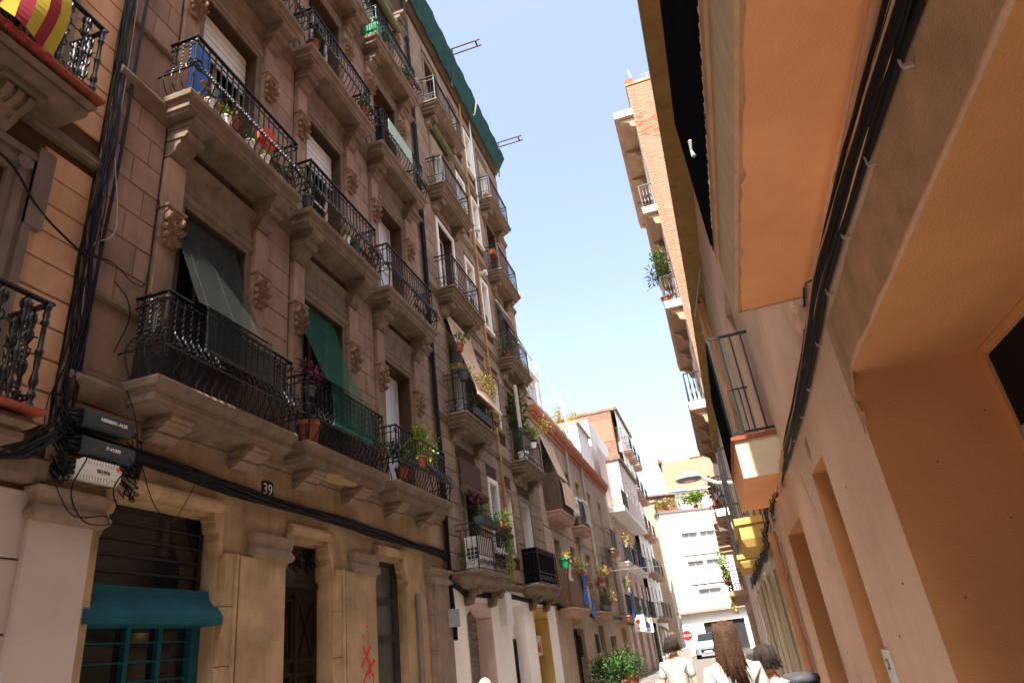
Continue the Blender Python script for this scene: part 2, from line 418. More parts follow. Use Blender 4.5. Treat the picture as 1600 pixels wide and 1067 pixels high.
def window(parent, x, y0, y1, z0, z1, fm='frame_white', gm='glass_dark', leaves=2, bars=(.35,), sg=1, fw=.06, t=.05):
    """x = back plane of the frame; faces sg"""
    b = MB(); a0, a1 = sorted((x, x+sg*t))
    b.box(a0, a1, y0, y0+fw, z0, z1); b.box(a0, a1, y1-fw, y1, z0, z1)
    b.box(a0, a1, y0+fw, y1-fw, z1-fw, z1); b.box(a0, a1, y0+fw, y1-fw, z0, z0+fw)
    W = (y1-y0-2*fw)/leaves
    c0, c1 = sorted((x+sg*.008, x+sg*(t+.012)))
    for i in range(1, leaves): b.box(c0, c1, y0+fw+i*W-fw*.55, y0+fw+i*W+fw*.55, z0+fw, z1-fw)
    d0, d1 = sorted((x+sg*.01, x+sg*(t-.008)))
    zz = [z0+fw]+[z0+f*(z1-z0) for f in bars]+[z1-fw]
    for f in bars:
        for i in range(leaves): b.box(d0, d1, y0+fw+i*W+(fw*.55 if i else 0), y0+fw+(i+1)*W-(fw*.55 if i < leaves-1 else 0), z0+f*(z1-z0)-.018, z0+f*(z1-z0)+.018)
    w_ = b.build('window', fm, parent)
    for i in range(leaves):
        for c, d in zip(zz, zz[1:]):
            g = MB().box(*sorted((x+sg*.012, x+sg*.022)), y0+fw+i*W, y0+fw+(i+1)*W, c, d); g.build('pane', gm, w_)
    return w_

def twist_bar(pts, r=.0125, seg=.022):
    """square bar twisted along a bent path"""
    P = [Vector(p) for p in pts]; out = []
    for a, b in zip(P, P[1:]):
        k = max(1, int((b-a).length/seg))
        out += [a.lerp(b, i/k) for i in range(k)]
    out.append(P[-1])
    return MB().tube(out, r, 4, twist=.55)
def spiral(c, r0, r1, turns, plane, n=14, sgn=1, a0=0.0):
    out = []
    for i in range(n+1):
        t = i/n; an = a0+sgn*turns*2*math.pi*t; r = r0+(r1-r0)*t
        u, v = r*math.cos(an), r*math.sin(an)
        out.append((c[0]+u, c[1], c[2]+v) if plane == 'x' else (c[0], c[1]+u, c[2]+v))
    return out

# ================================================================ LEFT 0: the orange house at the left edge
XW = -5.0
L0 = thing('town_house', 'orange plastered house with the striped flag at the left edge of the picture', 'house', (XW, 0, 0))
def left0():
    hol = [(1.75, 3.18, 3.66, 5.85), (1.75, 3.18, 6.72, 9.2), (1.4, 3.2, 0.0, 2.9), (-1.8, -.4, 3.66, 5.85), (-1.8, -.4, 6.72, 9.2)]
    b = MB(); facade(b, XW-.015, -26, 4.0, 2.6, 20.3, hol, .3); b.build('wall', 'joint_orange', L0)
    b = MB(); facade(b, XW-.01, -26, 4.0, 0, 2.6, [h for h in hol if h[2] < 1], .3); b.build('ground_floor_wall', 'joint_dark', L0)
    body = MB(); body.box(-14, XW-.31, -26, 3.98, 0, 20.3); body.build('house_body', 'plaster_orange', L0)
    ashlar(L0, 'plaster_block', 'plaster_orange', XW-.015, .014, [(1.2, 3.985, 3.75, 6.33), (1.2, 3.985, 6.78, 9.3)], [(1.55, 3.46, 3.5, 6.3), (1.55, 3.46, 6.5, 9.6)], .30, .52, .012)
    ashlar(L0, 'stone_block', 'panel_beige', XW-.01, .014, [(.9, 3.985, .1, 3.22)], [(1.4, 3.2, 0.0, 2.9)], .55, .8, .012)
    # string courses
    b = MB()
    b.ext([(XW-.02, 6.42), (XW+.05, 6.42), (XW+.07, 6.46), (XW+.05, 6.50), (XW+.03, 6.5), (XW+.03, 6.56), (XW-.02, 6.56)], -26, 3.985); b.build('string_course', 'stone_slab', L0)
    b = MB(); b.ext([(XW-.02, 3.26), (XW+.06, 3.26), (XW+.09, 3.31), (XW+.09, 3.44), (XW+.04, 3.48), (XW-.02, 3.5)], -26, 3.985); b.build('string_course', 'stone_slab', L0)
    # stone window surrounds and windows
    for z0, zt in ((3.66, 5.85), (6.72, 9.2)):
        for yc in (2.465, -1.1):
            s = MB(); y0, y1 = yc-.715, yc+.715
            for k, (o, p) in enumerate(((.0, .03), (.07, .055), (.14, .035), (.2, .065))):
                o2 = o+.07 if k < 3 else .27
                s.box(XW-.02, XW+p, y1+o, y1+o2, z0-.02, zt+o); s.box(XW-.02, XW+p, y0-o2, y0-o, z0-.02, zt+o)
                s.box(XW-.02, XW+p, y0-o2, y1+o2, zt+o, zt+o2)
            s.box(XW-.02, XW+.075, y1+.2, y1+.36, zt-.45, zt+.36); s.box(XW-.02, XW+.075, y0-.36, y0-.2, zt-.45, zt+.36)
            s.lathe([(.05, 0), (.07, .01), (.07, .03), (.03, .05)], (XW+.05, y1+.1, zt+.12), 12, 'x')
            f = s.build('window_surround', 'stone_grey', L0)
            window(L0, XW-.28, y0, y1, z0, zt, 'wood_brown', 'glass_dark', 2, (.7,))
    window(L0, XW-.28, 1.4, 3.2, 0, 2.9, 'wood_dark', 'glass_dark', 2, (.7,))
    # balconies
    prof = [(.06, 0), (.06, -.03), (.0, -.032), (.02, -.06), (.035, -.085), (.01, -.11), (-.03, -.115), (-.03, -.135), (-.015, -.15), (-.015, -.2), (-.06, -.2)]
    for zt, lab in ((3.64, 1), (6.70, 2)):
        s = MB(); s.slab([(o, zt-.03+z) for o, z in prof[2:]], .9, 3.46, .48, 1); 
        for i in range(len(s.v)): s.v[i] = (s.v[i][0]+XW, s.v[i][1], s.v[i][2])
        bal = s.build('balcony', 'stone_slab', L0)
        t = MB().box(XW, XW+.55, .84, 3.53, zt-.03, zt); t.build('tile_edge', 'tile_red', bal)
        for yb in (1.25, 2.95):
            c = MB()
            c.box(XW, XW+.36, yb-.19, yb+.19, zt-.29, zt-.235)
            c.ext([(XW, zt-.29), (XW+.28, zt-.29), (XW+.30, zt-.33), (XW+.27, zt-.38), (XW+.2, zt-.40), (XW+.19, zt-.44), (XW+.14, zt-.47), (XW+.1, zt-.55), (XW, zt-.6)], yb-.121, yb+.121)
            for q in (-.1, 0, .1): c.ext([(XW+.02, zt-.29), (XW+.31, zt-.29), (XW+.33, zt-.34), (XW+.29, zt-.40), (XW+.18, zt-.44), (XW+.14, zt-.5), (XW+.02, zt-.56)], yb+q-.03, yb+q+.03)
            c.build('bracket', 'stone_slab', bal)
        # cast iron railing
        xr = XW+.47
        r = MB(); r.box(xr-.025, xr+.025, .92, 3.47, zt+.87, zt+.89); r.box(XW, xr-.025, 3.42, 3.47, zt+.87, zt+.89)
        r.build('handrail', 'iron_cast', bal)
        r = MB(); r.bar((xr, .95, zt+.09), (xr, 3.42, zt+.09), .02, .012); r.bar((XW, 3.44, zt+.09), (xr, 3.44, zt+.09), .02, .012); r.build('lower_rail', 'iron_cast', bal)
        post = MB().lathe([(.02, 0), (.03, .02), (.03, .04), (.018, .06), (.03, .09), (.035, .11), (.02, .14), (.02, .18), (.033, .2), (.03, .24), (.018, .30), (.024, .40), (.024, .44), (.03, .45), (.03, .47), (.02, .49), (.018, .68), (.03, .70), (.03, .72), (.02, .74), (.028, .78), (.02, .81), (.03, .83), (.03, .87)], (0, 0, 0), 8)
        post.mesh
        put('corner_post', post.mesh('corner_post', 'iron_cast', smooth=True), bal, (xr, 3.43, zt))
        if lab == 1:
            q = MB().lathe([(.012, 0), (.022, .03), (.012, .06), (.026, .12), (.032, .16), (.014, .2), (.02, .24), (.016, .3), (.03, .38), (.032, .42), (.013, .45), (.013, .62), (.03, .65), (.018, .68), (.035, .73), (.024, .77), (.04, .80), (.012, .87)], (0, 0, 0), 7)
            for k in range(4):
                for s_ in (-1, 1):
                    q.tube([(0, s_*.01, .3+k*.14), (0, s_*.04, .33+k*.14), (0, s_*.05, .37+k*.14), (0, s_*.03, .39+k*.14)], .009, 4)
                    q.tube([(s_*.01, 0, .36+k*.13), (s_*.035, 0, .38+k*.13), (s_*.04, 0, .42+k*.13)], .008, 4)
            for s_ in (-1, 1):
                q.tube(spiral((0, s_*.045, .12), .05, .012, 1.1, 'y', 12, s_, math.pi*.5), .009, 4)
                q.tube([(0, s_*.02, .58), (0, s_*.06, .62), (0, s_*.0975, .60)], .008, 4)
                for k in range(3): q.leaf((0, s_*.01, .74+k*.03), .055, .03, (0, s_, .5), (1, 0, 0))
            left0.bal = q.mesh('baluster', 'iron_cast', smooth=True)
        n = 13
        for i in range(n): put('baluster', left0.bal, bal, (xr, .95+(3.43-.95)*i/n+.02, zt))
        for i in range(2): put('baluster', left0.bal, bal, (XW+.14+.17*i, 3.44, zt), rz=math.pi/2)
left0()

# ================================================================ LEFT 1: number 39, brown stone house
L1 = thing('apartment_house', 'brown stone house with scrolled brackets and twisted iron balconies', 'house', (XW, 4, 0))
BAYS = (5.72, 8.19, 10.76); FL = (4.36, 7.96, 11.38, 14.50, 17.6)
Y0, Y1 = 4.0, 12.47
def left1():
    holes = []; HW = .56
    for z in FL[:4]:
        for c in BAYS: holes.append((c-HW, c+HW, z, z+2.42))
    gh = [(4.58, 6.12, 0, 3.32), (7.27, 8.34, 0, 3.25), (9.52, 10.66, 0, 3.22)]
    b = MB(); facade(b, XW-.012, Y0, Y1, 4.05, 21, holes, .33); b.build('wall', 'joint_dark', L1)
    b = MB(); facade(b, XW, Y0, Y1, 0, 4.05, gh, .4); b.build('ground_floor_wall', 'plaster_ochre', L1)
    MB().box(-14, XW-.42, Y0, Y1-.003, 0, 21).build('house_body', 'stone_brown', L1)
    regs = []
    piers = [(Y0+.01, BAYS[0]-.95), (BAYS[0]+.95, BAYS[1]-.95), (BAYS[1]+.95, BAYS[2]-.95), (BAYS[2]+.95, Y1-.01)]
    for i, z in enumerate(FL[:4]):
        zt = FL[i+1]-.30
        for a, c in piers: regs.append((a, c, z+.80, zt))
    ashlar(L1, 'stone_block', 'stone_brown', XW-.012, .012, regs, [], .36, .40, .005)
    for z in FL[:4]:
        for a, c in piers: MB().box(XW-.02, XW-.002, a, c, z+.0, z+.72).build('dado_panel', 'stone_brown', L1)
    # string courses and sill bands
    for i, z in enumerate(FL):
        s = MB(); s.ext([(XW-.02, z-.30), (XW+.02, z-.30), (XW+.05, z-.26), (XW+.06, z-.22), (XW+.10, z-.17), (XW+.11, z-.13), (XW+.10, z-.09), (XW+.06, z-.07), (XW+.06, z-.02), (XW-.02, z)], Y0+.004, Y1-.004)
        s.build('string_course', 'stone_slab', L1)
        if i < 4:
            for a, c in piers:
                s = MB(); s.ext([(XW-.02, z+.72), (XW+.025, z+.72), (XW+.045, z+.745), (XW+.045, z+.775), (XW+.02, z+.80), (XW-.02, z+.80)], a, c); s.build('sill_band', 'stone_slab', L1)
    # bay surround (local: x from wall, y from bay centre, z from the floor's slab top)
    strip = MB(); strip.box(-.02, .05, -.13, .13, .0, 1.72); strip.box(-.02, .03, -.155, .155, 0, .8)
    strip.box(-.02, .075, -.13, .13, 2.16, 2.86)
    strip = strip.mesh('pilaster', 'stone_brown')
    cp = MB()
    cp.ext([(-.02, 2.16), (.13, 2.16), (.13, 2.12), (.09, 2.09), (.07, 1.95), (.06, 1.8), (.055, 1.70), (-.02, 1.68)], -.13, .13)
    for s_ in (-1, 1):
        cp.lathe([(.015, -.02), (.055, -.015), (.055, .015), (.015, .02)], (.11, s_*.10, 2.06), 9, 'y')
        cp.tube(spiral((.10, s_*.055, 2.03), .05, .012, 1.2, 'y', 12, s_), .014, 5)
        for k in range(3): cp.ball((.085-.006*k, s_*(.08-.02*k), 1.93-.09*k), .038, 6, 4, (.8, 1, 1.3))
    for k in range(5): cp.ball((.09, .03*((k % 2)*2-1), 2.08-.09*k), .036, 6, 4, (.8, 1, 1.2))
    for k in range(7): cp.leaf((.09, -.09+.03*k, 1.86), .13, .05, (.6, (-.09+.03*k)*3, .6), (1, 0, 0)); cp.leaf((.08, -.07+.024*k, 1.72), .12, .045, (.5, (-.09+.03*k)*3, .7), (1, 0, 0))
    cp.box(-.02, .145, -.145, .145, 2.16, 2.19)
    cp = cp.mesh('carved_capital', 'stone_carved')
    br = MB()
    z = 3.30
    br.ext([(-.02, z), (.36, z), (.37, z-.03), (.37, z-.08), (.33, z-.11), (.28, z-.12), (.27, z-.18), (.24, z-.22), (.20, z-.24), (.19, z-.30), (.15, z-.33), (.13, z-.40), (.075, z-.44), (-.02, z-.46)], -.13, .13)
    br.ext([(.0, z), (.385, z), (.395, z-.04), (.37, z-.09), (.0, z-.09)], -.145, .145); br.ext([(.0, z-.16), (.285, z-.16), (.295, z-.2), (.26, z-.24), (.0, z-.24)], -.145, .145)
    br = br.mesh('scroll_bracket', 'stone_slab')
    fr = MB()
    fr.ext([(-.02, 2.43), (.015, 2.43), (.02, 2.47), (.045, 2.50), (.05, 2.55), (.02, 2.57), (.02, 2.62), (.035, 2.64), (.035, 2.68), (.012, 2.7), (.012, 2.98), (.03, 3.0), (.06, 3.05), (.075, 3.10), (.03, 3.13), (-.02, 3.16)], -.66, .66)
    fr.box(-.02, .012, -.66, -HW, 0, 2.43); fr.box(-.02, .012, HW, .66, 0, 2.43)
    fr = fr.mesh('lintel_moulding', 'stone_slab')
    for i, z in enumerate(FL[:4]):
        dz = FL[i+1]-.26 - (z+3.30)
        for c in BAYS:
            for s_ in (-1, 1):
                put('pilaster', strip, L1, (XW, c+s_*.79, z)); put('carved_capital', cp, L1, (XW, c+s_*.79, z))
                put('scroll_bracket', br, L1, (XW, c+s_*.79, z+dz))
            put('lintel_moulding', fr, L1, (XW, c, z))
    # brackets under first floor balconies
    b1 = MB()
    b1.ext([(-.02, -.26), (.34, -.26), (.34, -.30), (.30, -.33), (.26, -.33), (.25, -.37), (.19, -.40), (.15, -.40), (.14, -.45), (.08, -.48), (-.02, -.50)], -.15, .15)
    b1.ext([(0, -.3), (.30, -.3), (.31, -.34), (.27, -.36), (0, -.36)], -.17, .17); b1.ext([(0, -.39), (.17, -.39), (.18, -.43), (.14, -.45), (0, -.45)], -.17, .17)
    b1 = b1.mesh('stepped_bracket', 'stone_cap')
    # balconies
    H = 1.115
    sp = [(.0, 0), (.015, -.03), (.01, -.09), (-.03, -.12), (-.045, -.15), (-.04, -.155), (-.04, -.215), (-.06, -.225), (-.075, -.26)]
    slab = MB().slab(sp, -H, H, .45).mesh('balcony', 'stone_slab')
    bx = .40
    path = [(0, 0, .93), (0, 0, .56), (.02, 0, .49), (.075, 0, .41), (.115, 0, .33), (.12, 0, .28)]
    front = twist_bar(path); front.tube([(.12, 0, .28), (.12, 0, .23), (.09, 0, .14), (.04, 0, .07), (.03, 0, .0)], .009, 5)
    front = front.mesh('baluster', 'iron_black')
    rails = MB(); e = H-.07
    rails.box(bx-.022, bx+.022, -e-.022, e+.022, .93, .945); rails.box(0, bx-.022, -e-.022, -e+.022, .93, .945); rails.box(0, bx-.022, e-.022, e+.022, .93, .945)
    rails = rails.mesh('handrail', 'iron_black')
    low = MB()
    low.bar((bx, -e, .83), (bx, e, .83), .018, .01)
    for s_ in (-1, 1): low.bar((0, s_*e, .83), (bx, s_*e, .83), .018, .01)
    low.tube([(bx+.12, -e-.12, .28), (bx+.12, e+.12, .28)], .011, 4, twist=.0)
    for s_ in (-1, 1): low.tube([(0, s_*(e+.12), .28), (bx+.12, s_*(e+.12), .28)], .011, 4)
    low = low.mesh('lower_rail', 'iron_black')
    ros = MB()
    n = 20
    for k in range(n*2): 
        yy = -e-.05+(2*e+.1)*(k+.5)/(n*2); ros.ball((bx+.125+.006*(k % 2), yy, .30+.012*(k % 3)), .015, 5, 4)
    for s_ in (-1, 1):
        ros.tube(spiral((bx+.07, s_*(e+.02), .40), .085, .085, .98, 'y', 14), .009, 5); ros.tube(spiral((bx+.0, s_*(e+.07), .40), .085, .02, 1.4, 'x', 16), .009, 5)
        ros.tube([(bx, s_*e, .93), (bx, s_*e, .45), (bx+.06, s_*(e+.06), .32), (bx+.06, s_*(e+.06), .22), (bx+.03, s_*(e+.03), 0)], .014, 6)
        for k in range(4): ros.leaf((bx, s_*e, .48), .09, .03, (math.cos(k*1.57), math.sin(k*1.57), .1), (0, 0, 1))
        ros.ball((bx, s_*e, .86), .03, 7, 5); ros.ball((bx, s_*e, .5), .028, 7, 5)
    ros = ros.mesh('rosette_band', 'iron_black')
    left1.bal = {}
    for i, z in enumerate(FL[:4]):
        for j, c in enumerate(BAYS):
            if i == 3 and j == 0: pass
            bl = put('balcony', slab, L1, (XW, c, z)); left1.bal[(i, j)] = bl
            put('handrail', rails, bl, (XW, c, z)); put('lower_rail', low, bl, (XW, c, z)); put('rosette_band', ros, bl, (XW, c, z))['kind'] = 'stuff'
            n = 19
            for k in range(1, n): put('baluster', front, bl, (XW+bx, c-e+2*e*k/n, z))
            for s_ in (-1, 1):
                for k in range(3): put('baluster', front, bl, (XW+.08+.115*k, c+s_*e, z), rz=s_*math.pi/2)
            if i == 0:
                for s_ in (-1, 1): put('stepped_bracket', b1, bl, (XW, c+s_*.62, z))
    pk = MB(); rr = random.Random(8); N = 22
    pts = [(XW+.22+.16*math.cos(2*math.pi*k/N)*rr.uniform(.7, 1.1), BAYS[1]-.05+.55*math.sin(2*math.pi*k/N)*rr.uniform(.75, 1.1)) for k in range(N)]
    pk.ext(pts, FL[0]-.272, FL[0]-.259, 'z'); pk.build('peeled_patch', 'plaster_ochre', left1.bal[(0, 1)])
    # windows: white french windows, brown ones above
    for i, z in enumerate(FL[:4]):
        for j, c in enumerate(BAYS):
            fm = 'frame_white' if (i, j) in ((0, 2), (1, 0), (1, 1), (1, 2), (2, 1), (3, 2)) else 'wood_brown'
            gm = 'curtain_white' if (i, j) in ((0, 2), (1, 2)) else ('void_dark' if i == 0 else 'glass_dark')
            wd = window(L1, XW-.32, c-HW, c+HW, z, z+2.42, fm, gm, 2, (.12, .5))
            if (i, j) in ((1, 0), (1, 1)):     # white roller shutter box, shutter half way down
                s = MB()
                for k in range(11): s.box(XW-.20, XW-.18+.008*(k % 2), c-HW+.03, c+HW-.03, z+1.72+k*.062, z+1.72+k*.062+.056)
                s.box(XW-.19, XW-.165, c-HW+.02, c+HW-.02, z+1.66, z+1.715)
                s.build('roller_shutter', 'plastic_white', L1)
    # ---- ground floor: pillars, capitals, lintels
    def pillar(y0, y1, z1, m='plaster_ochre', x=XW+.07, plain=False):
        pl = MB().box(XW-.01, x-.012, y0+.006, y1-.006, 0, z1).build('pillar', m if plain else 'joint_dark', L1)
        if plain: MB().box(x-.012, x, y0, y1, 0, z1).build('rendered_face', m, pl)
        else:
            zs = [0, .62, 1.22, 1.86, 2.42, z1]
            for a, c in zip(zs, zs[1:]): MB().box(XW-.012, x, y0, y1, a+.004, c-.004).build('stone_block', m, pl)
        if plain: MB().box(XW-.005, x-.015, y1+.002, y1+.085, 0, z1).build('stone_edge', 'plaster_ochre', pl); return pl
        q = MB()
        for a, c in ((y0+.22, y1-.02),): q.box(x-.001, x+.018, a, c, .3, z1-.02)
        q.tube([(x+.012, y0+.17, 0), (x+.012, y0+.17, z1)], .022, 6)
        q.build('pillar_panel', m, pl)
        return pl
    def capital(y0, y1, z0, z1, x=XW+.07, m='stone_cap'):
        h = z1-z0; c = MB()
        c.slab([(.075, z1), (.075, z1-.10*h), (.055, z1-.18*h), (.03, z1-.34*h), (.025, z1-.46*h), (.045, z1-.6*h), (.062, z1-.72*h), (.062, z1-.82*h), (.04, z1-.92*h), (.0, z0)], y0, y1, x-XW, 1)
        for i in range(len(c.v)): c.v[i] = (c.v[i][0]+XW, c.v[i][1], c.v[i][2])
        return c.build('capital', m, L1)
    pillar(3.93, 4.50, 3.0, 'panel_beige', XW+.06, True); capital(3.95, 4.55, 2.98, 3.24)
    pillar(6.16, 7.22, 2.95); capital(6.62, 7.26, 2.92, 3.2)
    pillar(8.38, 9.48, 2.95); capital(8.86, 9.50, 2.92, 3.2)
    pillar(11.5, 12.42, 2.95, 'stone_cap'); capital(11.5, 12.40, 2.92, 3.2)
    # scrolled corbels at opening heads, and rolled lintels
    def corbel(y0, y1, z, sgn):
        c = MB(); ys = y0 if sgn > 0 else y1
        d = lambda t: ys+sgn*t*.5
        pr = [(d(0), z+.42), (d(.30), z+.42), (d(.30), z+.34), (d(.26), z+.33), (d(.24), z+.25), (d(.19), z+.21), (d(.14), z+.21), (d(.13), z+.16), (d(.15), z+.13), (d(.11), z+.09), (d(.05), z+.06), (d(0), z)]
        c.ext(pr, XW-.12, XW+.055, 'x'); c.build('scroll_corbel', 'plaster_ochre', L1)
    for a, c2, zz in ((4.58, 6.12, 2.93), (7.27, 8.34, 2.87), (9.52, 10.66, 2.85)):
        corbel(a, 0, zz, 1); corbel(0, c2, zz, -1)
        l = MB(); l.ext([(XW-.12, zz+.42), (XW+.06, zz+.42), (XW+.10, zz+.45), (XW+.11, zz+.50), (XW+.08, zz+.545), (XW+.03, zz+.55), (XW-.0, zz+.56)], a+.05, c2-.05); l.build('lintel_roll', 'plaster_ochre', L1)
    # shop window: dark upper glazing, teal awning box, teal frames
    fx = XW-.20
    s = MB(); s.box(fx-.08, fx-.02, 4.58, 6.12, 2.6, 3.32); s.build('upper_glazing', 'glass_dark', L1)
    s = MB()
    for k in range(4): s.bar((fx, 4.58, 2.72+k*.145), (fx, 6.12, 2.72+k*.145), .018)
    s.bar((fx, 6.09, 2.6), (fx, 6.09, 3.3), .03); s.bar((fx, 4.6, 2.6), (fx, 4.6, 3.3), .03); s.build('security_bar', 'metal_dark', L1)
    s = MB(); s.ext([(fx-.03, 2.60), (fx+.12, 2.58), (fx+.13, 2.50), (fx+.27, 2.34), (fx+.28, 2.32), (fx+.28, 2.245), (fx-.03, 2.245)], 4.53, 6.16); s.build('awning_box', 'teal_paint', L1)
    s = MB()
    s.box(fx-.03, fx+.03, 5.21, 5.26, 0, 2.245); s.box(fx-.03, fx+.02, 5.60, 5.65, 0, 2.245); s.box(fx-.03, fx+.05, 6.0, 6.13, 0, 2.245); s.box(fx-.03, fx+.03, 4.57, 4.63, 0, 2.245)
    s.box(fx-.03, fx+.05, 4.63, 6.0, 0, .7)
    for k in range(6): s.bar((fx+.02, 4.63, 2.12-k*.16), (fx+.02, 6.0, 2.12-k*.16), .013)
    s.build('shop_frame', 'teal_paint', L1)
    MB().box(fx-.09, fx-.035, 4.57, 6.13, .7, 2.245).build('shop_pane', 'glass_dark', L1)
    # entrance door
    dx = XW-.20
    d = MB(); d.box(dx-.06, dx, 7.27, 8.34, 0, 2.72); 
    for a, c in ((7.33, 7.77), (7.84, 8.28)):
        for z0, z1 in ((.15, .9), (1.0, 1.75), (1.85, 2.6)):
            d.box(dx, dx+.025, a, c, z0, z0+.05); d.box(dx, dx+.025, a, c, z1-.05, z1); d.box(dx, dx+.025, a, a+.05, z0+.05, z1-.05); d.box(dx, dx+.025, c-.05, c, z0+.05, z1-.05)
            d.bar((dx+.012, a+.08, z0+.08), (dx+.012, c-.08, z1-.08), .03, .02); d.bar((dx+.012, c-.08, z0+.08), (dx+.012, a+.08, z1-.08), .03, .02)
    d.lathe([(.035, 0), (.045, .1), (.03, .2), (.03, 2.3), (.05, 2.45), (.06, 2.6), (.03, 2.65)], (dx+.02, 7.805, 0), 8)
    dr = d.build('door', 'wood_dark', L1)
    MB().lathe([(.012, 0), (.03, .03), (.02, .05)], (dx+.05, 7.88, 1.1), 8, 'x').build('handle', 'gas_pipe', dr)
    g = MB(); g.box(dx-.05, dx-.03, 7.27, 8.34, 2.78, 3.25); f = g.build('fanlight', 'glass_dark', L1)
    g = MB(); g.box(dx-.03, dx+.02, 7.27, 8.34, 2.72, 2.79)
    for k in range(4): g.tube(spiral((dx, 7.42+.26*k, 3.0), .11, .02, 1.5, 'y', 14), .012, 5)
    g.build('fanlight_grille', 'iron_black', f)
    # narrow window
    wx = XW-.20
    s = MB(); s.box(wx, wx+.05, 9.52, 9.66, 0, 3.22); s.box(wx, wx+.05, 10.48, 10.66, 0, 3.22)
    for z in (.6, 1.38, 2.08, 2.62, 3.2): s.box(wx, wx+.05, 9.66, 10.48, z-.05, z+.05)
    wf = s.build('window_frame', 'metal_dark', L1)
    for z0, z1 in ((.65, 1.33), (1.43, 2.03), (2.13, 2.57), (2.67, 3.15)): MB().box(wx+.005, wx+.02, 9.66, 10.48, z0, z1).build('pane', 'glass_grey', wf)
    s = MB(); s.tube([(XW+.05, 11.03, 0), (XW+.05, 11.03, 2.75)], .045, 8); s.build('stone_shaft', 'stone_grey', L1)
    # sprayed red scrawl on pillar
    gx = XW+.07+.022
    def scrawl(pts, r=.022): 
        q = MB(); q.tube([(gx, y, z) for y, z in pts], r, 5); 
        for i in range(len(q.v)): v = q.v[i]; q.v[i] = (gx-.002+(v[0]-gx)*.08, v[1], v[2])
        return q
    g = scrawl([(9.02, 1.98), (9.10, 1.88), (9.18, 1.78), (9.24, 1.68)])
    for pts in ([(9.24, 1.98), (9.16, 1.90), (9.08, 1.82), (8.98, 1.72)], [(9.36, 1.80), (9.24, 1.72), (9.12, 1.64), (9.02, 1.52), (9.0, 1.40)], [(9.10, 1.62), (9.22, 1.66), (9.30, 1.60), (9.30, 1.48), (9.22, 1.40)], [(9.03, 2.12), (9.05, 2.09)], [(9.14, 2.24), (9.15, 2.22)]):
        o = scrawl(pts, .026 if len(pts) == 2 else .02); n = len(g.v); g.v += o.v; g.f += [[n+i for i in f] for f in o.f]; g.mi += o.mi
    g.build('red_scrawl', 'graffiti_red', L1)
left1()
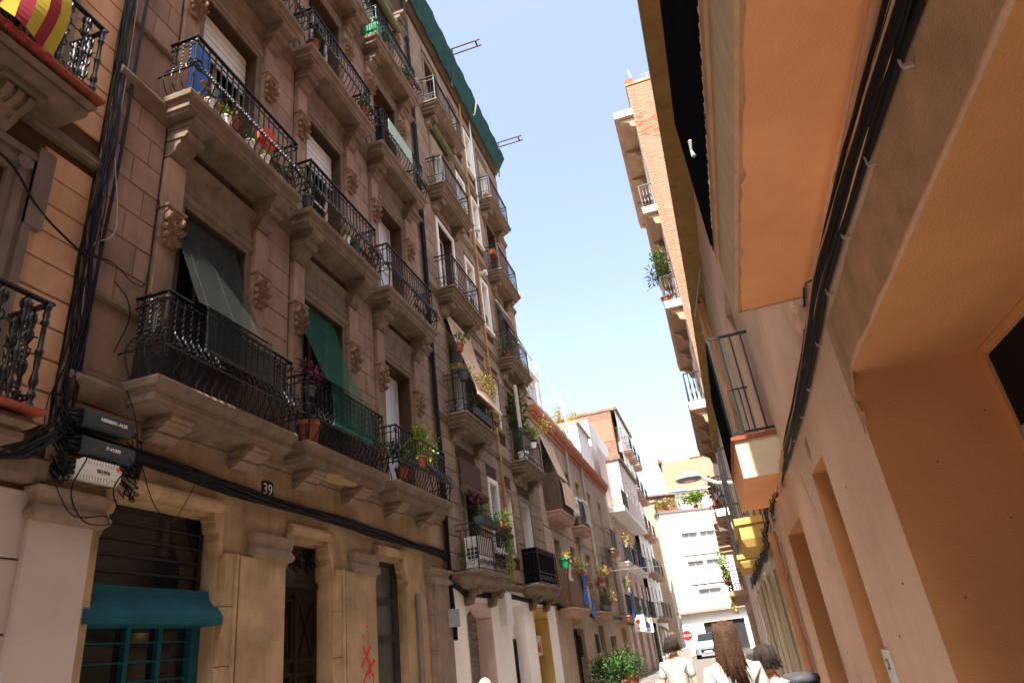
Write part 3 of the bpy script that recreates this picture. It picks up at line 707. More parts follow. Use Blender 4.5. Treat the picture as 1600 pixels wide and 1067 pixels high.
# ================================================================ LEFT 2: brown house with gas pipe and roof netting
L2 = thing('apartment_house', 'brown house with small scroll railed balconies, yellow gas pipe and netting on its roof', 'house', (XW, 13, 0))
L2Y0, L2Y1 = 12.475, 20.9
F2 = (3.22, 6.55, 9.72, 12.82, 15.68)
def left2():
    holes = []; HW = .52
    B = (14.15, 18.9)
    cols = [(15.72, 16.28), (17.02, 17.55)]
    for i, z in enumerate(F2):
        for c in B: holes.append((c-HW, c+HW, z+.02, z+2.35))
        for a, c in cols: holes.append((a, c, z+.75, z+2.35))
    gh = [(13.35, 14.95, 0, 2.72), (16.3, 17.5, 0, 2.75), (18.4, 19.9, 0, 2.75)]
    b = MB(); facade(b, XW-.012, L2Y0, L2Y1, 3.1, 19.3, holes, .32); b.build('wall', 'joint_dark', L2)
    b = MB(); facade(b, XW, L2Y0, L2Y1, 0, 3.1, gh, .40); b.build('ground_floor_wall', 'pink_pale', L2)
    MB().box(-14, XW-.41, L2Y0, L2Y1-.003, 0, 3.1).build('ground_floor_body', 'pink_wall', L2)
    MB().box(-14, XW-.34, L2Y0, L2Y1-.003, 3.1, 19.3).build('house_body', 'stone_brown', L2)
    reg = []
    for i, z in enumerate(F2):
        z1 = (F2[i+1] if i < 4 else 18.9)-.18
        reg.append((L2Y0+.01, L2Y1-.01, z+.04, z1))
    hs = [(a-.13, c+.13, d-.14, e+.14) for a, c, d, e in holes]
    ashlar(L2, 'stone_block', 'stone_light', XW-.012, .016, reg, hs, .33, .62, .012)
    for i, z in enumerate(F2):
        s = MB(); s.ext([(XW-.02, z-.18), (XW+.03, z-.17), (XW+.05, z-.12), (XW+.09, z-.08), (XW+.09, z-.02), (XW-.02, z+.01)], L2Y0+.004, L2Y1-.004); s.build('string_course', 'stone_slab', L2)
    s = MB(); s.ext([(XW-.02, 19.0), (XW+.05, 19.0), (XW+.08, 19.08), (XW+.18, 19.16), (XW+.2, 19.3), (XW-.02, 19.32)], L2Y0, L2Y1); s.build('cornice', 'stone_slab', L2)
    # window surrounds
    for (a, c, d, e) in holes:
        s = MB(); p = .03
        s.box(XW-.02, XW+p, a-.12, a, d, e+.12); s.box(XW-.02, XW+p, c, c+.12, d, e+.12); s.box(XW-.02, XW+p, a, c, e, e+.12)
        if c-a < .8: s.box(XW-.02, XW+.09, a-.1, c+.1, d-.10, d)
        white = R_.random() < .45
        s.build('window_surround', 'frame_white' if (abs(d-F2[2]) < .1 and a < 16) or (c-a < .8 and white) else 'stone_slab', L2)
        window(L2, XW-.30, a, c, d, e, R_.choice(['frame_white', 'frame_white', 'wood_brown']), R_.choice(['glass_dark', 'glass_dark', 'curtain_white', 'glass_pale']), 2 if c-a > .8 else 1, (.3, .65) if c-a > .8 else (.5,))
        if c-a < .8 or white:
            MB().box(XW-.245, XW-.005, c-.012, c-.001, d+.002, e-.002).build('white_reveal', 'frame_white', L2); MB().box(XW-.245, XW-.005, a+.001, c-.013, e-.012, e-.001).build('white_reveal', 'frame_white', L2)
        if c-a < .8:
            r = MB(); r.box(XW-.16, XW-.14, a, c, d+.0, d+.02)
            for k in range(5): r.bar((XW-.06, a+.02+(c-a-.04)*k/4, d), (XW-.06, a+.02+(c-a-.04)*k/4, d+.55), .014)
            r.bar((XW-.06, a, d+.55), (XW-.06, c, d+.55), .02); r.build('window_guard', 'iron_black', L2)
    # balconies
    H = 1.06
    prof = [(.05, 0), (.05, -.04), (.0, -.05), (.02, -.10), (-.03, -.14), (-.05, -.15), (-.05, -.21), (-.10, -.23), (-.10, -.28)]
    slab = MB().slab(prof, -H, H, .48).mesh('balcony', 'stone_slab')
    br = MB()
    br.ext([(-.02, -.28), (.34, -.28), (.35, -.33), (.30, -.38), (.22, -.39), (.17, -.44), (.15, -.52), (.09, -.58), (-.02, -.60)], -.11, .11)
    br.lathe([(.02, -.13), (.07, -.125), (.07, .125), (.02, .13)], (.27, 0, -.34), 10, 'y'); br.lathe([(.02, -.13), (.055, -.125), (.055, .125), (.02, .13)], (.09, 0, -.52), 10, 'y')
    br = br.mesh('scroll_bracket', 'stone_slab')
    e = H-.05; bx = .45
    hr = MB(); hr.box(bx-.02, bx+.02, -e-.02, e+.02, .93, .945); hr.box(0, bx-.02, -e-.02, -e+.02, .93, .945); hr.box(0, bx-.02, e-.02, e+.02, .93, .945)
    hr.bar((bx, -e, .06), (bx, e, .06), .018); hr.bar((bx, -e, .32), (bx, e, .32), .016); hr.bar((bx, -e, .82), (bx, e, .82), .012)
    for s_ in (-1, 1):
        for z in (.06, .32, .82): hr.bar((0, s_*e, z), (bx, s_*e, z), .016)
        hr.bar((bx, s_*e, 0), (bx, s_*e, .95), .026)
    hr = hr.mesh('handrail', 'iron_black')
    sc = MB(); n = 9
    for k in range(n):
        y = -e+2*e*(k+.5)/n; s_ = 1 if k % 2 else -1
        sc.tube(spiral((bx, y-.05, .19), .085, .012, 1.4, 'y', 12, s_), .0075, 4); sc.tube(spiral((bx, y+.06, .19), .07, .012, 1.3, 'y', 12, -s_, math.pi), .0075, 4)
    for s_ in (-1, 1):
        for k in range(2): sc.tube(spiral((.12+.2*k, s_*e, .19), .09, .012, 1.5, 'x', 14, 1 if k else -1), .0075, 4)
        for k in range(4): sc.tube([(.06+.105*k, s_*e, .82), (.09+.105*k, s_*e, .87), (.12+.105*k, s_*e, .82)], .007, 4)
    for k in range(18): sc.tube([(bx, -e+2*e*k/18, .82), (bx, -e+2*e*(k+.5)/18, .88), (bx, -e+2*e*(k+1)/18, .82)], .007, 4)
    sc = sc.mesh('scroll_panel', 'iron_black')
    bal = MB().tube([(0, 0, .32), (0, 0, .82)], .0085, 5).mesh('baluster', 'iron_black')
    left2.bal = {}
    # widened angular slab on the first floor
    prof1 = [(.06, 0), (.06, -.04), (.0, -.06), (-.02, -.16), (-.06, -.2), (-.14, -.24), (-.16, -.30)]
    s1 = MB()
    rings = []
    for o, z in prof1:
        n_ = len(s1.v); pts = [(0, -H-.25-o), (.30+o, -H-.2-o*.7), (.48+o, -H+.02-o*.3), (.48+o, H-.02+o*.3), (.30+o, H+.2+o*.7), (0, H+.25+o)]
        s1.v += [(x, y, z) for x, y in pts]; rings.append(n_)
    s1.face([rings[0]+i for i in range(6)]); s1.face([rings[-1]+i for i in range(5, -1, -1)])
    for a, c in zip(rings, rings[1:]):
        for i in range(6): j = (i+1) % 6; s1.face([a+i, a+j, c+j, c+i])
    s1 = s1.mesh('balcony', 'stone_slab')
    for i, z in enumerate(F2):
        for j, c in enumerate(B):
            bl = put('balcony', s1 if i == 0 else slab, L2, (XW, c, z)); left2.bal[(i, j)] = bl
            put('handrail', hr, bl, (XW, c, z)); put('scroll_panel', sc, bl, (XW, c, z))['kind'] = 'stuff'
            for k in range(1, 17): put('baluster', bal, bl, (XW+bx, c-e+2*e*k/17, z))
            for s_ in (-1, 1):
                for k in range(3): put('baluster', bal, bl, (XW+.11+.115*k, c+s_*e, z))
                put('scroll_bracket', br, bl, (XW, c+s_*.72, z))
    # ground floor: arched shutter door, niche, yellow shop with its metal shutter
    a = MB()
    def arch(y0, y1, zs, rise, x): 
        pts = [(y0, zs)]
        for k in range(11): t = k/10; pts.append((y0+(y1-y0)*t, zs+rise*math.sin(math.pi*t)))
        return pts
    for (y0, y1, zt, m) in ((13.35, 14.95, 2.72, 'pink_wall'), (18.4, 19.9, 2.75, 'plaster_yellow')):
        s = MB(); pts = arch(y0+.002, y1-.002, zt-.30, .26, 0)
        s.ext([(y0+.002, zt-.003)]+pts+[(y1-.002, zt-.003)], XW-.36, XW-.002, 'x')
        for yy in (y0+.002, y1-.04): s.box(XW-.36, XW+.004, yy, yy+.038, 0, zt-.30)
        s.build('archway', m, L2)
    def shutter(y0, y1, z0, z1, m='roller_metal'):
        s = MB(); n = int((z1-z0)/.085)
        for k in range(n): s.box(XW-.395, XW-.37+.012*(k % 2), y0, y1, z0+k*.085, z0+k*.085+.08)
        return s.build('roller_shutter', m, L2)
    shutter(13.36, 14.94, 0, 2.6); shutter(18.41, 19.89, 0, 1.55)
    MB().box(XW-.38, XW-.26, 18.41, 19.89, 1.55, 2.05).build('shutter_box', 'plastic_white', L2)
    window(L2, XW-.32, 16.31, 17.49, 0, 2.0, 'metal_dark', 'glass_dark', 2, (.5,)); MB().box(XW-.36, XW-.30, 16.31, 17.49, 2.0, 2.75).build('niche_panel', 'white_wall', L2)
    MB().box(XW, XW+.16, 15.55, 16.05, 2.25, 2.95).build('shutter_housing', 'plastic_white', L2)
    # coloured tag sprayed on the shutter box
    g = MB(); rr = random.Random(3)
    for k in range(7):
        y = 18.55+.17*k; g.tube([(XW-.258, y, 1.6+.05*rr.random()), (XW-.258, y+.08, 1.85+.1*rr.random()), (XW-.258, y+.12, 1.62)], .018, 4)
    g.build('sprayed_tag', 'graffiti_red', L2)
    # roof extras
    MB().box(-9, -5.6, L2Y0+.1, L2Y1-.1, 19.3, 20.0).build('parapet', 'stone_brown', L2)
left2()
# gas pipe
g = MB(); g.tube([(XW+.07, 16.66, 18.9), (XW+.07, 16.66, 11), (XW+.07, 16.8, 4.4), (XW+.07, 16.82, 3.3)], .032, 8); 
for z in (4.9, 6.9, 9, 11, 13, 15, 17): g.lathe([(.045, 0), (.045, .06)], (XW+.07, 16.66+(0.14*(11-z)/6.6 if z < 11 else 0), z), 8)
tag(g.build('gas_pipe', 'gas_pipe'), 'yellow gas pipe climbing the brown house between its two balcony columns', 'pipe')
g = MB(); g.tube([(XW+.06, 17.7, 19.2), (XW+.06, 17.62, 16), (XW+.06, 17.6, 15.2)], .03, 6); g.tube([(XW+.06, 17.7, 19.2), (XW+.3, 17.7, 19.3), (XW+.5, 17.5, 19.7)], .03, 6)
tag(g.build('vent_pipe', 'plastic_white'), 'thin white vent pipe under the netting at the roof edge', 'pipe')
# green construction net hung along the roof edge
n = MB(); ny = 34; nz = 6; base = 0
for i in range(ny+1):
    y = 11.4+(20.6-11.4)*i/ny
    for k in range(nz+1):
        t = k/nz
        n.v.append((XW+.22+.02*math.sin(i*1.9+t*3)+.12*t, y+t*.9, 18.95+1.25*t+.012*math.sin(i*1.3)))
for i in range(ny):
    for k in range(nz):
        a = i*(nz+1)+k; n.face([a, a+nz+1, a+nz+2, a+1])
nm = thing('roof_net', 'dark green safety net hung along the roof edge above the brown houses', 'net', (XW+.2, 12, 18.9))
n.build('netting', 'net_green', nm)
for y in (15.6, 20.6):
    p = MB(); p.bar((XW-.3, y, 20.35), (XW+1.35, y, 20.35), .045, .04); p.bar((XW-.3, y+.18, 20.28), (XW+1.35, y+.18, 20.28), .045, .04); p.bar((XW+1.2, y-.02, 20.33), (XW+1.2, y+.2, 20.3), .05, .05); p.bar((XW+.35, y+.05, 20.33), (XW+.2, y+.05, 18.7), .04, .04); p.build('scaffold_tube', 'metal_dark', nm)

# ================================================================ things on and around the left houses
# striped flag on the railing of the orange house, second floor
fl = thing('flag', 'flag of red and yellow stripes draped over the railing at top left', 'flag', (XW+.52, 2.6, 7.5))
for k in range(9):
    m = 'flag_yellow' if k % 2 == 0 else 'flag_red'
    b = MB(); y0 = 2.085+k*.105; y1 = y0+.105; N = 12
    for i in range(N+1):
        t = i/N
        for yy in (y0, y1):
            z = 7.60-.86*t; x = XW+.515+.05*math.sin(yy*9+t*3)*t+.03*t; b.v.append((x, yy+.03*math.sin(4*t), z-.01*math.sin(yy*15)))
    for i in range(N): b.face([2*i, 2*i+1, 2*i+3, 2*i+2])
    b.build('stripe', m, fl)
for k in range(8): MB().box(XW+.56, XW+.566, 2.1+k*.115, 2.1+k*.115+.055, 6.60, 6.69).build('fringe', 'flag_red', fl)

def hanging_blind(label, pts, y0, y1, m, pitch=.03, group=None, cord=True, taper=0.0):
    """slatted blind following the (x,z) polyline pts, real slats"""
    t = thing('hanging_blind', label, 'blind', (pts[0][0], (y0+y1)/2, pts[0][1]), group)
    s = MB(); P = [Vector((x, 0, z)) for x, z in pts]; d0 = 0; i = 0
    cum = [0]
    for a, b in zip(P, P[1:]): cum.append(cum[-1]+(b-a).length)
    d = 0; rng = random.Random(5)
    while d < cum[-1]:
        k = max(j for j in range(len(P)-1) if cum[j] <= d+1e-9)
        a, b = P[k], P[k+1]; cov = .75 if k >= len(P)-2 else 1.15; u = (d-cum[k])/max(1e-6, cum[k+1]-cum[k]); p = a.lerp(b, u); q = a.lerp(b, u+pitch*cov/(cum[k+1]-cum[k]))
        yo = rng.uniform(-.006, .006)+d*taper
        n = len(s.v); nrm = Vector((b.z-a.z, 0, -(b.x-a.x))).normalized()*.008
        if nrm.x < 0: nrm = -nrm
        qq = q+nrm*(1.8 if cov < 1 else 1)
        s.v += [(p.x, y0+yo, p.z), (p.x, y1+yo, p.z), (qq.x, y1+yo, qq.z), (qq.x, y0+yo, qq.z)]; s.face([n, n+1, n+2, n+3])
        d += pitch
    s.build('slat', m, t, kind='stuff')
    c = MB()
    for f in (.12, .5, .88):
        yy = y0+(y1-y0)*f; c.tube([(x+.012, yy+cum[i]*taper, z) for i, (x, z) in enumerate(pts)], .003, 4)
    c.build('cord', m, t)
    b = MB(); x, z = pts[-1]; o = cum[-1]*taper; b.box(x-.012, x+.014, y0+o, y1+o, z-.035, z); b.build('bottom_bar', m, t)
    return t
z = FL[0]
hanging_blind('dark slatted blind hanging over the railing of the first balcony', [(XW-.06, 6.76), (XW+.02, 6.5), (XW+.14, 6.1), (XW+.33, 5.62), (XW+.45, z+.96), (XW+.56, z+.88), (XW+.58, z+.40)], 5.03, 6.13, 'blind_dark', .027)
hanging_blind('green slatted blind hanging over the railing of the second balcony', [(XW-.06, 6.76), (XW+.02, 6.5), (XW+.13, 6.1), (XW+.32, 5.65), (XW+.45, z+.97), (XW+.55, z+.88), (XW+.58, z+.30)], 7.47, 8.55, 'blind_green', .027)
# dark mesh screen behind the railing of the first balcony
s = MB()
for k in range(60): s.bar((XW+.37, 4.72+2.0*k/60, z+.06), (XW+.37, 4.72+2.0*k/60, z+.92), .006)
for k in range(32): s.bar((XW+.37, 4.72, z+.06+.027*k), (XW+.37, 6.72, z+.06+.027*k), .008)
for k in range(14): s.bar((XW+.03+.025*k, 4.71, z+.06), (XW+.03+.025*k, 4.71, z+.92), .006)
for k in range(32): s.bar((XW+.03, 4.71, z+.06+.027*k), (XW+.37, 4.71, z+.06+.027*k), .008)
t = thing('mesh_screen', 'dark wire mesh tied inside the railing of the first balcony', 'screen', (XW+.37, 5.7, z)); s.build('wire', 'metal_dark', t, kind='stuff')
s = MB()
for k in range(40): s.bar((XW+.37, 7.15+1.95*k/40, z+.06), (XW+.37, 7.15+1.95*k/40, z+.92), .01)
for k in range(24): s.bar((XW+.37, 7.15, z+.06+.036*k), (XW+.37, 9.1, z+.06+.036*k), .012)
t = thing('mesh_screen', 'dark wire mesh tied inside the railing of the second balcony', 'screen', (XW+.37, 8.2, z)); s.build('wire', 'metal_dark', t, kind='stuff')

def rolled(label, x, y0, y1, z, r, m, drop=None):
    t = thing('rolled_blind', label, 'blind', (x, (y0+y1)/2, z)); s = MB(); s.lathe([(r*.6, y0), (r, y0+.005), (r, y1-.005), (r*.6, y1)], (x, 0, z), 12, 'y')
    s.build('roll', m, t, smooth=False)
    if drop:
        s = MB(); n = int(drop/.04)
        for k in range(n): s.box(x-r*.6, x-r*.6+.01, y0+.02, y1-.02, z+.02+k*.04, z+.055+k*.04)
        s.build('slat', m, t, kind='stuff')
    return t
rolled('olive blind rolled up under the fourth floor balcony of the brown house', XW+.14, 13.5, 14.95, F2[3]+2.42, .10, 'blind_olive')
rolled('brown slatted blind rolled at the head of the first floor window', XW+.14, 13.5, 14.9, F2[0]+1.75, .10, 'blind_brown', .75)
rolled('olive blind rolled up at the top of the stone house', XW+.16, 10.3, 11.5, FL[3]+2.2, .10, 'blind_olive')

def cloth_awning(label, pts, y0, y1, m, name='cloth_awning'):
    b = MB(); N = len(pts); K = 8
    for i, (x, zz) in enumerate(pts):
        for k in range(K+1): 
            t = k/K; b.v.append((x+.02*math.sin(t*9+i), y0+(y1-y0)*t, zz-.05*math.sin(math.pi*t)*(1 if 0 < i < N-1 else 0)))
    for i in range(N-1):
        for k in range(K): a = i*(K+1)+k; b.face([a, a+1, a+K+2, a+K+1])
    t = thing(name, label, 'awning', (pts[0][0], (y0+y1)/2, pts[0][1]))
    b.build('cloth', m, t, smooth=True)
    for (x, zz), r_ in ((pts[-1], .018), (pts[0], .03)): MB().tube([(x, y0, zz), (x, y1, zz)], r_, 6).build('awning_rod', 'frame_white', t)
    return t
cloth_awning('beige cloth awning sloping over the flowery second floor balcony', [(XW+.06, 9.25), (XW+.2, 8.6), (XW+.42, 7.9), (XW+.62, 7.3), (XW+.68, 7.05)], 13.5, 15.25, 'canvas_beige')
cloth_awning('brown cloth awning on the third floor balcony beside the roof gap', [(XW+.06, 12.0), (XW+.25, 11.3), (XW+.5, 10.7), (XW+.62, 10.35)], 18.3, 19.9, 'blind_brown')
s = MB(); s.box(XW+.50, XW+.512, 9.85, 11.0, FL[2]+.22, FL[2]+.72); tag(s.build('balcony_cloth', 'canvas_mint'), 'pale mint cloth tied along a third floor railing of the stone house', 'cloth')

# ---- cable bundles
def cables(name, label, base, n, spread, r, mts, rng, fan=False):
    t = thing(name, label, 'cables', base[0])
    groups = {}
    for i in range(n):
        m = mts[i % len(mts)]; b = groups.setdefault(m, MB()); ph = rng.uniform(0, 6.28); grow = rng.uniform(.2, 1); off = Vector((rng.uniform(0, spread[0]), rng.uniform(-1, 1)*spread[1], rng.uniform(-1, 1)*spread[2]))
        pts = []
        P = [Vector(p) for p in base]
        for a, c in zip(P, P[1:]):
            K = 5
            for k in range(K): 
                u = k/K; g_ = 1 if not fan else min(1, .35+.65*len(pts)/(K*(len(P)-3))); p = a.lerp(c, u)+off*g_; p += Vector((0, spread[1], spread[2]))*.55*math.sin(ph+len(pts)*.7+i)
                pts.append(p)
        pts.append(P[-1]+off)
        b.tube(pts, r*rng.uniform(.7, 1.5), 5)
    for m, b in groups.items(): b.build('cable', m, t, kind='stuff')
    return t
rng = random.Random(11)
cables('cable_bundle', 'thick bundle of black cables falling down the joint beside the orange house', [(XW+.05, 3.98, 11), (XW+.05, 4.0, 8.3), (XW+.06, 4.02, 6.4), (XW+.06, 4.02, 5.2), (XW+.06, 4.03, 4.3), (XW+.06, 4.0, 3.75), (XW+.07, 3.7, 3.42), (XW+.07, 2.9, 3.25)], 15, (.05, .085, .01), .0065, ['cable_black', 'cable_blue', 'cable_black'], rng, True)
cables('cable_bundle', 'pair of blue black cables running up the brown stone wall', [(XW+.05, 4.22, 11), (XW+.05, 4.19, 8.3), (XW+.05, 4.16, 6.4), (XW+.06, 4.12, 4.6), (XW+.06, 4.1, 3.8)], 3, (.02, .02, .0), .012, ['cable_blue'], rng)
cables('cable_bundle', 'bundle of black cables running along the front above the shop and door', [(XW+.06, 4.1, 3.72), (XW+.06, 4.8, 3.70), (XW+.06, 6.6, 3.62), (XW+.06, 8.5, 3.6), (XW+.06, 10.5, 3.54), (XW+.06, 12.2, 3.5), (XW+.06, 12.42, 3.42)], 14, (.04, .02, .045), .012, ['cable_black'], rng)
cables('cable_bundle', 'black cables hanging down the corner between the two brown houses', [(XW+.06, 12.3, 19), (XW+.06, 12.4, 10), (XW+.07, 12.42, 6), (XW+.07, 12.42, 3.9), (XW+.08, 12.42, 2.5), (XW+.08, 12.45, 2.0)], 9, (.05, .06, .0), .014, ['cable_black'], rng)
cables('cable_bundle', 'black cables looping along under the balconies of the pipe house', [(XW+.06, 12.5, 3.0), (XW+.06, 13.2, 2.82), (XW+.06, 14.6, 2.86), (XW+.06, 16.2, 2.9), (XW+.06, 18.4, 2.84), (XW+.06, 20.8, 2.86)], 9, (.05, .02, .03), .014, ['cable_black'], rng)
cables('cable_bundle', 'black cables running along the tan house below its planters', [(XW+.06, 20.9, 2.78), (XW+.07, 24, 2.62), (XW+.06, 28, 2.62), (XW+.06, 33, 2.62), (XW+.06, 35.5, 2.4), (XW+.06, 40, 2.35), (XW+.06, 50, 2.3)], 8, (.06, .02, .05), .02, ['cable_black'], rng)
w1 = MB(); w1.wire([(XW+.06, 4.04, 8.0), (XW+.07, 4.05, 7.0), (XW+.09, 4.24, 5.9), (XW+.08, 4.02, 5.5), (XW+.07, 4.05, 4.8)], .006, 4); w1.wire([(XW+.06, 4.06, 9.5), (XW+.07, 4.09, 7.6), (XW+.07, 4.05, 6.1)], .007, 4)
tag(w1.build('loose_wire', 'cable_grey'), 'thin pale wire looping away from the cable bundle', 'wire')
w2 = MB(); w2.wire([(XW+.05, 2.6, 5.9), (XW+.1, 3.1, 5.85), (XW+.07, 3.5, 5.58), (XW+.06, 4.0, 5.4)], .012, 5); w2.wire([(XW+.05, 4.05, 5.45), (XW+.04, 4.3, 5.52), (XW+.03, 4.6, 5.44), (XW+.03, 4.74, 5.6), (XW+.03, 4.77, 6.6)], .007, 4)
tag(w2.build('loose_wire', 'cable_black'), 'black wire sagging across the orange blocks to the cable bundle', 'wire')
w3 = MB()
for a in ([(4.2, 3.5), (4.1, 3.2), (4.28, 2.98), (4.6, 3.05), (4.5, 3.3), (4.7, 3.6)], [(4.62, 3.6), (4.72, 3.42), (4.68, 3.3), (4.55, 3.36)], [(3.9, 3.3), (4.1, 3.05), (4.25, 3.02), (4.45, 3.06), (4.5, 3.0)], [(4.75, 3.6), (4.95, 3.25), (5.2, 3.12), (5.45, 3.5)], [(4.5, 4.2), (4.62, 4.0), (4.7, 3.75)], [(4.3, 4.5), (4.42, 4.9), (4.36, 5.1), (4.2, 5.2)]):
    w3.wire([(XW+.22, y, zz) for y, zz in a], .006, 4)
for i in range(26):
    y = 4.63+rng.uniform(-.03, .12); zz = rng.uniform(3.3, 3.9); w3.wire([(XW+.12, y, zz), (XW+.15+rng.uniform(-.03, .05), y+.07, zz-.07), (XW+.08, y+.12, zz-.02), (XW+.06, y+.2, 3.66)], .006, 4)
    y = 4.12+rng.uniform(-.05, .05); w3.wire([(XW+.1, y, zz), (XW+.14, y-.06, zz-.05), (XW+.06, y-.1, zz+.08)], .006, 4)
tag(w3.build('loose_wire', 'cable_black'), 'tangle of thin black wires around the junction boxes', 'wires')

# ---- junction boxes with printed numbers
def text_mesh(txt, size, m, depth=.002):
    cu = bpy.data.curves.new('lettering', 'FONT'); cu.body = txt; cu.size = size; cu.extrude = depth; cu.align_x = 'CENTER'; cu.align_y = 'CENTER'; cu.resolution_u = 3
    o = bpy.data.objects.new('tmp', cu); COL.objects.link(o)
    dg = bpy.context.evaluated_depsgraph_get(); me = bpy.data.meshes.new_from_object(o.evaluated_get(dg)); bpy.data.objects.remove(o)
    me.materials.clear(); me.materials.append(M[m]); return me
def lettering(parent, txt, size, loc, m, rot, name='lettering'):
    o = bpy.data.objects.new(name, text_mesh(txt, size, m)); COL.objects.link(o); o.parent = parent; o.location = Vector(loc)-worigin(parent); o.rotation_euler = rot; return o
FX = (math.pi/2, 0, math.pi/2)        # writing on a wall that faces +X
def jbox(label, y0, y1, z0, z1, m, txt, ink, rib=False):
    t = thing('junction_box', label, 'junction box', (XW, (y0+y1)/2, z0)); x = XW+.20
    b = MB(); zc = (z0+z1)/2
    b.ext([(XW, z0+.03), (x-.05, z0), (x, z0+.035), (x, z1-.035), (x-.05, z1), (XW, z1-.03)], y0, y1)
    if rib:
        for k in range(13): b.box(x-.045, x-.002, y0+.02+k*(y1-y0-.04)/13, y0+.02+(k+.55)*(y1-y0-.04)/13, z0-.012, z0+.03); b.box(x-.045, x-.002, y0+.02+k*(y1-y0-.04)/13, y0+.02+(k+.55)*(y1-y0-.04)/13, z1-.03, z1+.012)
    b.build('housing', m, t)
    c = MB()
    for k in range(3):
        for q in range(2): c.tube([(XW+.06+.07*q, y0+.01, z0+.05+k*.045), (XW+.06+.07*q, y0-.06, z0+.045+k*.045), (XW+.05, y0-.13, z0+.09)], .018, 6)
    c.build('cable_gland', 'cable_black', t)
    if txt: lettering(t, txt, .045, (x+.002, (y0+y1)/2+.02, zc), ink, FX)
    return t
j = jbox('black junction box, topmost of the three under the string course', 4.17, 4.66, 3.79, 3.95, 'pot_dark', '18008001-AQR', 'ink_white')
j = jbox('black junction box, middle one of the three under the string course', 4.19, 4.70, 3.55, 3.71, 'pot_dark', 'P-41000', 'ink_white')
j = jbox('ribbed pale grey junction box below the two black ones', 4.17, 4.58, 3.34, 3.50, 'plastic_white', '001976', 'ink_black', True)
b = MB().lathe([(.018, 0), (.018, .003)], (XW+.2, 4.54, 3.47), 12, 'x'); b.build('orange_dot', 'ink_orange', j)
# number plate 39
t = thing('number_plate', 'black house number plate reading 39 above the entrance', 'number plate', (XW, 6.9, 3.76))
b = MB(); b.ext([(6.80, 3.68), (6.83, 3.66), (6.99, 3.66), (7.02, 3.68), (7.02, 3.85), (6.99, 3.87), (6.83, 3.87), (6.80, 3.85)], XW, XW+.012, 'x'); b.build('plate', 'ink_black', t)
lettering(t, '39', .19, (XW+.013, 6.91, 3.765), 'ink_white', FX)
# electric meter box at the corner
t = thing('meter_box', 'grey meter box wrapped in cables at the corner of the brown house', 'meter box', (XW, 12.38, 2.2)); b = MB().box(XW+.02, XW+.2, 12.22, 12.5, 2.22, 2.52); b.build('housing', 'plastic_grey', t)
b = MB().box(XW+.2, XW+.206, 12.25, 12.47, 2.25, 2.49); b.build('lid', 'plastic_grey', t)
# ================================================================ plants, pots, laundry, machines on balconies
PR = random.Random(21)
def plant(label, loc, pot='pot_terracotta', pr=.11, ph=.18, leaf='leaf_mid', r=(.25, .25, .25), n=160, L=.07, W=.035, hang=0.0, lift=None, name='potted_plant', group=None, flower=None, clump=6, box=None, stem=False):
    t = thing(name, label, 'plant', loc, group); x, y, z = loc
    p = MB()
    if box: p.box(x-pr, x+pr, y-box, y+box, z, z+ph)
    else: p.lathe([(pr*.7, 0), (pr*.95, ph*.8), (pr*1.08, ph*.82), (pr*1.08, ph), (pr*.9, ph)], (x, y, z), 10)
    if pot: p.build('pot', pot, t)
    zc = z+ph+(lift if lift is not None else r[2]*.7)
    f = MB(); f.foliage((x, y, zc), r[0], r[1], r[2], n, L, W, PR, hang, clump)
    if stem:
        for k in range(5): f.tube([(x, y, z+ph*.8), (x+PR.uniform(-.4, .4)*r[0], y+PR.uniform(-.4, .4)*r[1], zc), (x+PR.uniform(-.8, .8)*r[0], y+PR.uniform(-.8, .8)*r[1], zc+r[2]*.6)], .008, 4)
    f.build('foliage', leaf, t)
    if flower:
        f = MB()
        for k in range(22): f.ball((x+PR.gauss(0, .5)*r[0], y+PR.gauss(0, .5)*r[1], zc+PR.gauss(.1, .5)*r[2]), .022, 5, 4)
        f.build('blossom', flower, t)
    return t
xb = XW+.36
z = FL[0]
plant('purple leaved plant in a pot behind the railing of the second balcony', (xb+.02, 7.22, z+.62), 'pot_dark', .08, .14, 'leaf_purple', (.16, .22, .22), 120, .10, .03)
plant('broad terracotta pot by the corner of the second balcony', (xb-.05, 7.30, z+.0), 'pot_terracotta', .16, .30, 'leaf_dark', (.12, .15, .06), 40, .06, .03)
plant('dark pot with a red saucer behind the first balcony mesh', (xb-.12, 4.86, z+.0), 'pot_dark', .10, .28, 'leaf_dark', (.1, .1, .05), 30, .05, .03)
plant('bright green bush growing through the railing of the third balcony', (xb+.08, 10.55, z+.35), 'pot_terracotta', .12, .22, 'leaf_light', (.24, .42, .34), 330, .085, .05, stem=True)
plant('dark green climbing plant at the left end of the third balcony', (xb-.02, 10.0, z+.05), 'pot_terracotta', .11, .22, 'leaf_mid', (.2, .3, .42), 300, .07, .04, stem=True)
z = FL[1]
for k, (y, m, lf, lab) in enumerate(((4.95, 'pot_white', 'leaf_dark', 'white bottle shaped pot, first in the row on the big stone balcony'), (5.25, 'pot_white', 'leaf_light', 'white pot, second in the row on the big stone balcony'), (5.72, 'pot_white', 'leaf_mid', 'white pot with a low green tuft mid row on the big stone balcony'), (6.05, 'pot_white', 'leaf_light', 'white pot beside the red cloth on the big stone balcony'), (6.40, 'pot_dark', 'leaf_dark', 'dark pot at the far end of the big stone balcony'))):
    plant(lab, (xb+.05, y, z), m, .06, .13, lf, (.1, .12, .08), 50, .05, .025)
plant('orange potted plant hung on the second floor stone balcony', (xb, 5.45, z+.1), 'pot_terracotta', .08, .14, 'leaf_mid', (.14, .2, .14), 70, .06, .03, flower='flower_red')
